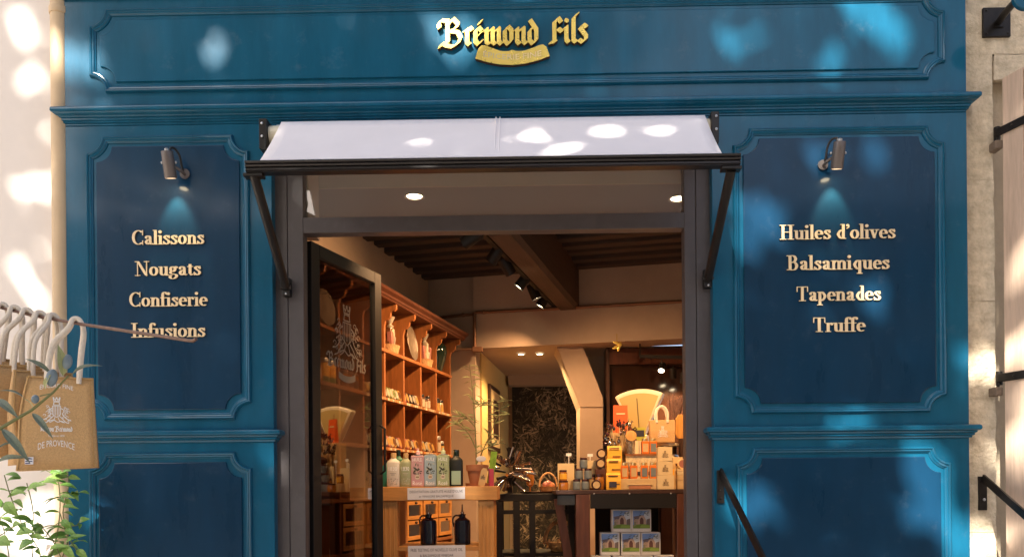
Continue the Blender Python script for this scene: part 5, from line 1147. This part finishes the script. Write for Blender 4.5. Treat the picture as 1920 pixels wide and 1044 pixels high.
gb = thing('glass_goblet', 'small amber goblet on the round tray', 'goblet', (P(994, 920, 5.92).x, 5.92, tzz)); MB().lathe([(.03, 0), (.03, .004), (.006, .01), (.006, .04), (.028, .06), (.034, .10), (.031, .14), (.028, .14), (.03, .10), (.004, .06)], 18).build('bowl', M['honey'], gb, smooth=True); MB().ell((0, 0, .15), .028, .028, .025, 12, 8).build('stopper', M['terra'], gb, smooth=True)
hb_ = thing('handled_basket', 'small wicker basket with hoop handle on the round tray', 'basket', (P(1028, 920, 6.0).x, 6.0, tzz)); MB().lathe([(.05, 0), (.07, .04), (.074, .045), (.055, .04)], 18).build('bowl', M['wicker'], hb_, smooth=True); MB().tube([(.07 * math.cos(a), 0, .04 + .11 * math.sin(a)) for a in [math.pi * i / 14 for i in range(15)]], .008, 7).build('handle', M['wicker'], hb_, smooth=True)
for i, (x, z) in enumerate(((-.02, .06), (.025, .055), (.0, .07))): MB().ell((x, -.03, z), .028, .02, .022, 12, 8).build('soap', M['terra'] if i % 2 else MATS['tin_pink'], hb_, smooth=True)
lb_ = thing('trug_basket', 'split wood trug basket with curved handle on the lower black shelf', 'basket', (P(1052, 1010, 5.95).x, 5.98, FLOOR + .3855))
MB().lathe([(.07, 0), (.12, .06), (.125, .07), (.11, .06)], 20, sy=.75).build('bowl', M['wicker'], lb_, smooth=True); MB().tube([(.125 * math.cos(a), 0, .06 + .17 * math.sin(a)) for a in [math.pi * i / 16 for i in range(17)]], .014, 8, flat=.5).build('handle', M['wicker'], lb_, smooth=True)
for i in range(4): MB().tube([(-.11 + .07 * i, -.08, .03), (-.09 + .07 * i, -.02, .09)], .009, 6).build('slat', M['wicker'], lb_)
MB().ell((.02, -.06, .1), .03, .02, .03, 10, 8).build('packet', M['orange'], lb_)

# ------------------------------------------------------------------ right hand counter
CY = 5.22; CZ = P(1165, 917.5, CY).z; c0, c1 = P(1042, HY, CY).x, P(1318, HY, CY).x
ct = thing('display_counter', 'dark red brown wooden counter with black apron and bolts', 'counter', ((c0 + c1) / 2, CY, FLOOR)); hw = (c1 - c0) / 2; cz = CZ - FLOOR; cxm = (c0 + c1) / 2; CD = .72
def cxp(px, y=CY): return P(px, HY, y).x - cxm
MB().box(-hw, hw, 0, CD, cz - .028, cz).build('top', M['dark'], ct, bev=.003)
MB().box(cxp(1107), cxp(1268), .001, .03, cz - .125, cz - .0285).build('apron', M['blackm'], ct); MB().box(cxp(1045), cxp(1078), .012, .03, cz - .1, cz - .0285).build('apron', M['blackm'], ct)
for a, b in ((1080, 1106), (1269, 1294)):
    for yy in (.002, CD - .1): MB().box(cxp(a), cxp(b), yy, yy + .09, 0, cz - .0285).build('leg', M['redwood'], ct, bev=.003)
MB().bar((cxp(1050), .3, cz - .06), (cxp(1072), .3, .3), .06, .06, (0, 1, 0)).build('strut', M['redwood'], ct)
MB().box(cxp(1133), cxp(1268), CD - .03, CD - .01, .1, cz - .03).build('back_panel', M['blackm'], ct)
bx_h = 43.2 * 5.3 / F; shz = P(1180, 1083.5, 5.3).z - FLOOR
MB().box(cxp(1107), cxp(1268), .02, CD - .035, shz - .03, shz).build('shelf', M['dark'], ct)
for px, py in ((1114, 925), (1180.5, 925), (1258, 924.5)):
    q = P(px, py, CY); MB().ell((q.x - cxm, .001, q.z - FLOOR), .006, .004, .006, 8, 5).build('bolt', M['alu'], ct)
# photo gift boxes in a pyramid
def photo_box(px, row, k, label):
    y = 5.3; w_ = 36 * y / F; h_ = bx_h - .003; q = P(px, HY, y); t = thing('photo_box', label, 'box', (q.x, y, FLOOR + shz + row * bx_h + .0004), 0, 'photo boxes stacked under the counter'); d_ = .09
    bd = MB().box(-w_ / 2, w_ / 2, 0, d_, 0, h_).build('carton', mat('white_carton', (.62, .60, .58), .6), t, bev=.002)
    m = MB(); f = -.0006; a, b, c, d = -w_ * .44, w_ * .44, h_ * .16, h_ * .95; X = lambda u: a + (b - a) * u; Z = lambda v: c + (d - c) * v
    def pg(col, pts, lift): m.cur = col; m.quad(*[(X(u), f - lift, Z(v)) for u, v in pts])
    pg((.16, .28, .58), [(0, 0), (1, 0), (1, 1), (0, 1)], 0); pg((.45, .52, .62), [(.5, .45), (1, .4), (1, 1), (.7, .9)], .0001); pg((.13, .22, .03), [(0, 0), (1, 0), (1, .2), (.5, .24), (0, .2)], .0006); pg((.22, .34, .06), [(.4, .05), (1, .0), (1, .16), (.5, .2)], .0007)
    pg((.12, .10, .13), [(.02, .66), (.08, .5), (.45, .5), (.55, .72), (.25, .7)], .0002); pg((.34, .25, .20), [(.05, .22), (.4, .2), (.4, .52), (.05, .52)], .0003); pg((.40, .30, .25), [(.3, .2), (.78, .2), (.78, .45), (.66, .68), (.52, .74), (.38, .64), (.3, .45)], .0004)
    pg((.10, .04, .035), [(.40, .24), (.62, .24), (.62, .48), (.57, .58), (.51, .62), (.45, .58), (.40, .48)], .0005); pg((.13, .10, .10), [(.78, .2), (1, .2), (1, .56), (.8, .5)], .0004); pg((.2, .2, .12), [(.04, .08), (.2, .2), (.14, .4), (.05, .3)], .0008)
    rg = random.Random(k % 1 + 4)
    for i in range(16):
        u, v, an = rg.uniform(.3, .95), rg.uniform(.72, .97), rg.uniform(-.5, .5); ln = .07; m.cur = (.03, .05, .03); du, dv = ln * math.cos(an), ln * math.sin(an); m.quad((X(u - du), f - .0009, Z(v - dv)), (X(u), f - .0009, Z(v - .018)), (X(min(1, u + du)), f - .0009, Z(min(1, v + dv))), (X(u), f - .0009, Z(v + .018)))
    for i in range(8):
        u, v, an = rg.uniform(.02, .2), rg.uniform(.25, .6), rg.uniform(.2, 1.0); m.cur = (.03, .05, .03); m.quad((X(u), f - .0009, Z(v)), (X(u + .03), f - .0009, Z(v)), (X(u + .1), f - .0009, Z(v + .06)))
    m.cur = (.15, .13, .14); text_on(m, 'CHAPELLE DE PROVENCE', 0, h_ * .075, f, w_ * .82, h_ * .035)
    m.build('photo_print', PRINT, bd)
pos_ = {2: (1165.3, 1202.3), 1: (1143, 1182, 1219.5), 0: (1126, 1166.5, 1204, 1244)}
for row, xs_ in pos_.items():
    for j, px in enumerate(xs_):
        photo_box(px, row, 0, 'white chapel photo box, %s from left in the %s row' % (['first', 'second', 'third', 'fourth'][j], {2: 'top', 1: 'middle', 0: 'bottom'}[row]))

def CP(px, y): q = P(px, HY, y); return q.x
def zpx(py, y, px=1180): return P(px, py, y).z
# risers
rs1 = thing('kraft_crates', 'low kraft boxes carrying the front row of amber jars', 'box', (CP(1198, 5.33), 5.33, CZ)); Z1 = zpx(897, 5.33); w_ = px_w(1162, 1233, 5.33) / 2
MB().box(-w_, w_, -.03, .07, 0, Z1 - CZ).build('carton', M['kraft'], rs1, bev=.003); MB().box(-w_ * .55, w_ * .6, -.034, -.0305, .004, .03).build('label_paper', M['terra'], rs1); MB().box(-w_ * .62, w_ * .68, -.036, -.0305, .032, .038).build('lid_edge', M['creambox'], rs1)
rs2 = thing('shelf_riser', 'cream patterned riser with wooden top behind the amber jars', 'riser', (CP(1203, 5.48), 5.48, CZ)); Z2 = zpx(851, 5.46); w_ = px_w(1172, 1234, 5.46) / 2
MB().box(-w_, w_, -.06, .06, 0, Z2 - CZ - .012).build('block', mat('speckled_card', (.62, .50, .30), .7, var=.3, scale=60), rs2); MB().box(-w_ - .005, w_ + .008, -.07, .065, Z2 - CZ - .0115, Z2 - CZ).build('board', M['pine'], rs2); MB().box(-.04, .04, -.064, -.0605, .10, .125).build('name_plate', M['ink'], rs2)
for j, px in enumerate((1171, 1188, 1208, 1224.5)): jar('amber_jar', (CP(px, 5.33), 5.33, Z1 + .0003), 0, px_w(0, 13.2, 5.33) / 2, (897 - 867) * 5.33 / F, 'amber', 'brass', 'square amber jam jar in the front row, %s from the left' % ['first', 'second', 'third', 'fourth'][j], 'jar', 'amber jars', 'slate' if j > 1 else 'kraft', sq=True, lidr=.86)
for j, px in enumerate((1210, 1225)): jar('amber_jar', (CP(px, 5.45), 5.45, Z2 + .0003), 0, px_w(0, 13.5, 5.45) / 2, (851 - 822) * 5.45 / F, 'amber', 'brass', 'square amber jam jar on the riser, %s of the pair' % ('left' if j == 0 else 'right'), 'jar', 'amber jars', 'slate' if j else 'kraft', sq=True, lidr=.86)
# yellow pouches in a stair
yb = CZ
for j, (px, y) in enumerate(((1150, 5.30), (1151, 5.35), (1152.5, 5.40))):
    w_ = px_w(0, 27, y) / 2; base = CZ if j == 0 else zpx((916, 889, 862)[j], y); top_ = zpx((886, 859, 835)[j], y); t = thing('yellow_pouch', 'yellow paper pouch, %s of the three before the scale' % ('lowest', 'middle', 'highest')[j], 'pouch', (CP(px, y), y, CZ), 0, 'yellow pouches'); h_ = top_ - CZ
    bd = MB().rings([[(-w_, -.022, 0), (w_, -.022, 0), (w_, .022, 0), (-w_, .022, 0)], [(-w_, -.024, h_ * .5), (w_, -.024, h_ * .5), (w_, .024, h_ * .5), (-w_, .024, h_ * .5)], [(-w_ * .97, -.016, h_ * .9), (w_ * .97, -.016, h_ * .9), (w_ * .97, .016, h_ * .9), (-w_ * .97, .016, h_ * .9)], [(-w_ * .96, -.003, h_), (w_ * .96, -.003, h_), (w_ * .96, .003, h_), (-w_ * .96, .003, h_)]]).build('bag', M['yellow'], t, bev=.002)
    zz = h_ - .024; MB().box(-w_ * .7, w_ * .6, -.0225, -.0195, zz, zz + .008).build('printing', M['redwood'], bd); MB().box(-w_ * .3, w_ * .8, -.0255, -.0225, zz - .055, zz - .049).build('printing', M['redwood'], bd)
    if j == 0: MB().box(-w_ * .6, w_ * .4, -.0265, -.024, .016, .055).build('window_print', M['ink'], bd)
# cream crest boxes
for j in range(3):
    y = 5.31; w_ = px_w(0, (30, 27.5, 26)[j], y) / 2; hh = (916.5 - 838) / 3 * y / F; t = thing('crest_box', 'cream box with brown crest, %s of the stack of three' % ('bottom', 'middle', 'top')[j], 'box', (CP((1246, 1245, 1246)[j], y), y, CZ + j * hh + .0003), R((0, 2, -3)[j]), 'cream crest boxes')
    bd = MB().box(-w_, w_, -.045, .045, 0, hh - .0006).build('carton', M['creambox'], t, bev=.002); m = MB(); crest(m, 0, hh * .22, hh * .5, -.0458, random.Random(3)); m.build('printed_crest', M['redwood'], bd)
# box tower at the right end
for j, (z0, z1, c) in enumerate(((916.8, 891, 'kraft'), (891, 880, 'creambox'))):
    y = 5.36; w_ = px_w(0, 34, y) / 2; t = thing('gift_box', '%s box under the round tin at the right end of the counter' % ('kraft' if j == 0 else 'thin cream'), 'box', (CP(1285, y), y, (CZ if j == 0 else zpx(891, y)) + .0003)); h_ = zpx(z1, y) - (CZ if j == 0 else zpx(z0, y))
    MB().box(-w_, w_, -.05, .06, 0, h_ - .001).build('carton', M[c], t, bev=.003); MB().box(-w_ - .002, w_ + .002, -.052, .062, h_ * .66, h_ * .74).build('cord', M['kraft'], t)
t = thing('round_tin', 'round tin with copper lid standing on edge on the boxes', 'tin', (CP(1280, 5.36), 5.36, zpx(880, 5.36) + .0003)); MB().lathe([(.001, -.015), (.035, -.015), (.036, .013), (.034, .015), (.001, .015)], 24).move(Matrix.Translation((0, 0, .0365)) @ Matrix.Rotation(R(90), 4, 'X')).build('body', M['creambox'], t, smooth=True); MB().disc(.027, .0155, 20).move(Matrix.Translation((0, 0, .0365)) @ Matrix.Rotation(R(90), 4, 'X')).build('lid_label', MATS['tin_pink'], t)
# the scale
SY = 5.74; sb = P(1210, HY, SY); sca = thing('shop_scale', 'old ivory enamel shop scale with fan shaped dial', 'scale', (sb.x, SY, CZ), R(-22))
def sp(px, py, y=SY): q = P(px, py, y); return (q.x - sb.x, q.z - CZ)
MB().box(sp(1186, 900)[0], sp(1268, 900)[0], -.07, .12, 0, sp(1200, 852)[1]).build('base', M['scale_w'], sca, bev=.015)
ctr = (1203, 832); rad = lambda r, a: (ctr[0] + r * math.sin(R(a)), ctr[1] - r * math.cos(R(a)))
def fan(r0, r1, a0, a1): return [sp(*rad(r0, a1)), ][:0] + [sp(*rad(r0, a0)), sp(*rad(r0, a1))] + [sp(*rad(r1, a1 - (a1 - a0) * i / 14)) for i in range(15)]
MB().prism_xz(fan(10, 102, -29, 25), -.05, .03).build('housing', M['scale_w'], sca, bev=.012)
f_ = MB().prism_xz(fan(24, 94, -25.5, 21.5), -.053, -.0505).build('dial', M['scale_f'], sca)
MB().bar((*[sp(*rad(22, -3))[0]], -.0545, sp(*rad(22, -3))[1]), (sp(*rad(85, -4))[0], -.0545, sp(*rad(85, -4))[1]), .004, .002, (0, 1, 0)).build('needle', M['dark'], f_)
MB().box(sp(1192, 800)[0], sp(1216, 800)[0], -.055, .03, sp(1200, 853)[1], sp(1200, 815)[1]).build('neck', M['scale_w'], sca, bev=.01)
z0 = sp(1245, 838)[1]; MB().prism_xy([(sp(1212, 838)[0] + a, b) for a, b in ((0, -.13), (.2, -.13), (.235, -.10), (.235, .03), (.2, .06), (0, .06))], z0, z0 + .022).build('pan', M['scale_w'], sca, bev=.006); MB().tube([(sp(1240, 838)[0], -.03, sp(1200, 853)[1] - .01), (sp(1240, 838)[0], -.03, z0 + .002)], .02, 10).build('pan_stem', M['scale_w'], sca)
PZ = CZ + z0 + .0222
tt = thing('small_tote', 'small jute gift tote with cotton handles standing on the scale pan', 'bag', (CP(1242, 5.56), 5.57, PZ)); w_ = px_w(1219, 1266, 5.57) / 2; h_ = (829 - 787) * 5.57 / F
bd = MB().rings([[(-w_ * .96, -.04, 0), (w_ * .96, -.04, 0), (w_ * .96, .03, 0), (-w_ * .96, .03, 0)], [(-w_, -.042, h_ * .5), (w_, -.042, h_ * .5), (w_, .03, h_ * .5), (-w_, .03, h_ * .5)], [(-w_, -.035, h_), (w_, -.035, h_), (w_, .022, h_), (-w_, .022, h_)]]).build('body', M['jute'], tt, bev=.004)
for yy in (-.037, .02): MB().tube(smooth_pts([(-.04, yy, h_ - .02), (-.042, yy, h_ + .05), (-.02, yy, h_ + .092), (.012, yy, h_ + .092), (.036, yy, h_ + .05), (.036, yy, h_ - .02)], 5), .009, 8).build('handle', M['rope'], tt, smooth=True)
m = MB(); crest(m, 0, h_ * .22, h_ * .5, -.0435, random.Random(3)); m.build('printed_crest', M['white'], bd)
# orange pouch, lollipops, glass jar, labels
t = thing('display_carton', 'brown carton behind the yellow pouches carrying the orange packet', 'box', (CP(1160, 5.62), 5.62, CZ)); h_ = zpx(812, 5.62) - CZ; MB().box(-.07, .07, -.05, .05, 0, h_).build('carton', M['kraft'], t, bev=.003)
t = thing('orange_packet', 'bright orange red packet standing beside the scale dial', 'packet', (CP(1164.5, 5.60), 5.6, CZ + h_ + .0003)); w_ = px_w(1151, 1178, 5.6) / 2; h2 = (812 - 760) * 5.6 / F; bd = MB().rings([[(-w_, -.02, 0), (w_, -.02, 0), (w_, .02, 0), (-w_, .02, 0)], [(-w_ * .98, -.004, h2), (w_ * .98, -.004, h2), (w_ * .98, .004, h2), (-w_ * .98, .004, h2)]]).build('bag', M['orange'], t); MB().box(-w_ * .6, w_ * .6, -.0135, -.0115, h2 * .66, h2 * .72).build('printing', M['creambox'], bd)
lo_ = thing('foil_lollipops', 'bunch of silver foil wrapped sweets on sticks in a cup', 'sweets', (CP(1162, 5.5), 5.5, CZ)); zc_ = zpx(846, 5.5) - CZ; rg = random.Random(31); MB().lathe([(.03, 0), (.035, zc_), (.03, zc_), (.026, .02)], 14).build('cup', M['glassy'], lo_, smooth=True)
for i in range(34):
    a, b = rg.uniform(-1, 1), rg.uniform(0, 1); tip = Vector((a * .085, rg.uniform(-.05, .04), zc_ + .03 + b * .19 * (1 - .35 * abs(a)))); MB().tube([(a * .02, 0, zc_ - .04), tip], .0022, 5).build('stick', M['creambox'], lo_)
    q = Matrix.Translation(tip) @ Vector((a, rg.uniform(-.5, .2), .8)).to_track_quat('Z', 'Y').to_matrix().to_4x4(); MB().lathe([(.001, 0), (.011, .008), (.013, .018), (.007, .03), (.003, .036), (.009, .048)], 8).move(q).build('sweet', M['chrome'] if i % 3 else MATS['tin_plum'], lo_, smooth=True)
gj = thing('glass_tumbler', 'clear glass tumbler with a round wooden medallion lid on the riser', 'glass', (CP(1183, 5.43), 5.43, Z2 + .0003)); MB().lathe([(.026, 0), (.036, .12), (.033, .12), (.024, .006)], 18).build('tumbler', M['glassy'], gj, smooth=True); MB().lathe([(.001, 0), (.036, 0), (.038, .006), (.001, .008)], 20).move(Matrix.Translation((0, -.03, .125)) @ Matrix.Rotation(R(80), 4, 'X')).build('medallion', M['boardw'], gj, smooth=True)
t = thing('price_card', 'small dark green and yellow card on the scale', 'card', (CP(1199, 5.55), 5.55, CZ)); zz = zpx(826, 5.55) - CZ; MB().box(-.045, .045, -.004, .0, zz, zz + .095).build('card', mat('olive_yellow', (.45, .42, .06), .5), t); MB().box(-.036, .036, -.006, -.0045, zz + .03, zz + .075).build('print', M['ink'], t); MB().tube([(0, -.002, 0), (0, -.002, zz)], .003, 6).build('stake', M['alu'], t)
# lavender and board
lv = thing('lavender_bunch', 'dried lavender bunch standing right of the small tote', 'flowers', (CP(1262, 5.7), 5.72, CZ)); rg = random.Random(17); z0 = zpx(792, 5.72) - CZ
MB().lathe([(.03, 0), (.035, z0 * .7), (.028, z0 * .7)], 14).build('vase', M['dark'], lv, smooth=True)
for i in range(60):
    a = rg.uniform(-.2, .95); tip = Vector((math.sin(a) * .17 * rg.uniform(.6, 1.1), rg.uniform(-.06, .06), z0 + .19 * rg.uniform(.55, 1.08) * math.cos(a * .6))); st = Vector((.0, 0, z0 * .68)); k = st.lerp(tip, .62)
    MB().tube([st, k, tip], [.0015, .0018, .0055], 5).build('sprig', M['sprig'], lv) if i % 1 == 0 else None
bd_ = thing('wooden_board', 'honey coloured rounded wooden board standing at the right end of the counter', 'board', (CP(1284, 5.66), 5.66, CZ)); w_ = px_w(1267, 1300, 5.66) / 2; z0, z1 = zpx(823, 5.66) - CZ, zpx(778, 5.66) - CZ
MB().prism_xz([(-w_ + .02, z0), (w_ - .02, z0), (w_, z0 + .03), (w_, z1 - .03), (w_ - .02, z1), (-w_ + .02, z1), (-w_, z1 - .03), (-w_, z0 + .03)], -.012, .012).build('panel', M['boardw'], bd_, bev=.004); MB().box(-w_ * .5, w_ * .5, -.02, .05, 0, z0 + .0).build('stand', M['dark'], bd_)
# jars at the left end
cd = lambda px0, px1, py0, py1, y, lab, c='creambox': (lambda t, w_, h_: MB().box(-w_ / 2, w_ / 2, -.002, .002, 0, h_).build('card', M[c], t))(thing('paper_card', lab, 'card', (CP((px0 + px1) / 2, y), y, zpx(py1, y, 1080) if py1 < 915 else CZ)), px_w(px0, px1, y), zpx(py0, y, 1080) - (zpx(py1, y, 1080) if py1 < 915 else CZ))
cd(1046, 1077, 868, 917, 5.42, 'cream card standing behind the honey jars at the left counter end'); cd(1100, 1124, 863, 917, 5.42, 'cream card standing behind the stacked slate jars')
for j, px in enumerate((1067, 1107)):
    y = 5.46; t = thing('price_flag', 'small white price flag on a stick, %s one' % ('left' if j == 0 else 'right'), 'price flag', (CP(px, y), y, CZ)); zz = zpx(849 if j == 0 else 850.5, y, 1080) - CZ; MB().tube([(0, 0, 0), (0, 0, zz - .02)], .003, 6).build('stick', M['white'], t); MB().box(-.019, .019, -.002, .002, zz - .02, zz).build('flag', M['white'], t)
hR = 18 * 5.3 / F
jar('honey_jar', (CP(1056.5, 5.28), 5.28, CZ + .0003), 0, .034, .066, 'honey', 'dklid', 'round honey jar at the left front corner of the counter', 'jar')
t = thing('kraft_block', 'kraft box carrying the yellow labelled jar', 'box', (CP(1063, 5.36), 5.36, CZ)); hk = zpx(900, 5.36, 1080) - CZ; MB().box(-.05, .055, -.03, .03, 0, hk).build('carton', M['kraft'], t)
jar('honey_jar', (CP(1056, 5.36), 5.36, CZ + hk + .0003), 0, .029, .072, 'honey', 'dklid', 'honey jar with bright yellow label on the kraft box', 'jar', None, 'yellow')
zz = CZ
sj = [(1081.5, 0), (1097.5, 0), (1086, 1), (1103, 1), (1094.5, 2)]
for j, (px, lv_) in enumerate(sj): jar('slate_jar', (CP(px, 5.30), 5.30, CZ + lv_ * .0735 + .0003), 0, .0275, .073, 'slate', 'dklid', 'small jar with slate grey label, %s' % ('bottom left of the stack', 'bottom right of the stack', 'middle left of the stack', 'middle right of the stack', 'top of the stack')[j], 'jar', 'slate label jars', 'slate')
def lid_jar(px, py, y, lab, sup):
    c = P(px, py, y); t = thing('pate_jar', lab, 'jar', (c.x, y, c.z - .034)); mt2 = Matrix.Translation((0, 0, .034)) @ Matrix.Rotation(R(90), 4, 'X'); MB().lathe([(.001, -.045), (.028, -.045), (.032, -.03), (.034, .0), (.034, .012), (.032, .015), (.001, .015)], 20).move(mt2).build('body', M['dklid'], t, smooth=True); MB().disc(.024, .0155, 20).move(mt2).build('lid_label', M['kraft'], t)
t = thing('jar_block', 'brown block carrying the two upper lying jars', 'block', (CP(1126, 5.36), 5.38, CZ)); MB().box(-.035, .035, -.03, .05, 0, zpx(877.5, 5.36, 1126) - CZ - .0005).build('carton', M['redwood'], t, bev=.003)
lid_jar(1118, 908.5, 5.27, 'lying jar with orange brown lid label, lowest of three', 0); lid_jar(1126, 868.5, 5.36, 'lying jar with brown lid label, middle of three', 0); lid_jar(1127.5, 850, 5.36, 'lying jar with brown lid label, topmost of three', 0)
jar('honey_jar', (CP(1124.5, 5.30), 5.31, CZ + .0003), 0, .03, .11, 'honey', 'dklid', 'tall dark honey jar beside the yellow pouches', 'jar')

# more small stock filling the gaps on the counter
for j, (px, y, h_, bd_, ld_, lb_, txt) in enumerate(((1174, 5.40, .19, 'glassy', 'alu', 'creambox', 'clear jar with silver lid left of the riser'), (1266, 5.44, .16, 'honey', 'brass', 'creambox', 'honey jar behind the cream boxes'), (1142, 5.47, .24, 'amber', 'brass', 'kraft', 'tall amber jar behind the yellow pouches'), (1112, 5.40, .11, 'honey', 'dklid', 'creambox', 'dark jar behind the slate jars'))):
    jar('preserve_jar', (CP(px, y), y, CZ + .0003), 0, .026, h_, bd_, ld_, txt, 'jar', None, lb_)
for j, (px, y, w2, h_) in enumerate(((1258, 5.40, .030, .175), (1270, 5.46, .034, .225), (1227, 5.55, .04, .30))):
    t = thing('soap_carton', 'narrow golden carton, %s of three between the cream boxes and the scale' % ('front', 'right', 'rear')[j], 'box', (CP(px, y), y, CZ + .0003), R(6 * j - 4)); bd_ = MB().box(-w2, w2, -.025, .025, 0, h_).build('carton', M['creambox' if j % 2 else 'kraft'], t, bev=.002)
    MB().box(-w2 * .7, w2 * .7, -.0262, -.0254, h_ * .55, h_ * .8).build('label_paper', M['redwood' if j else 'yellow'], bd_)
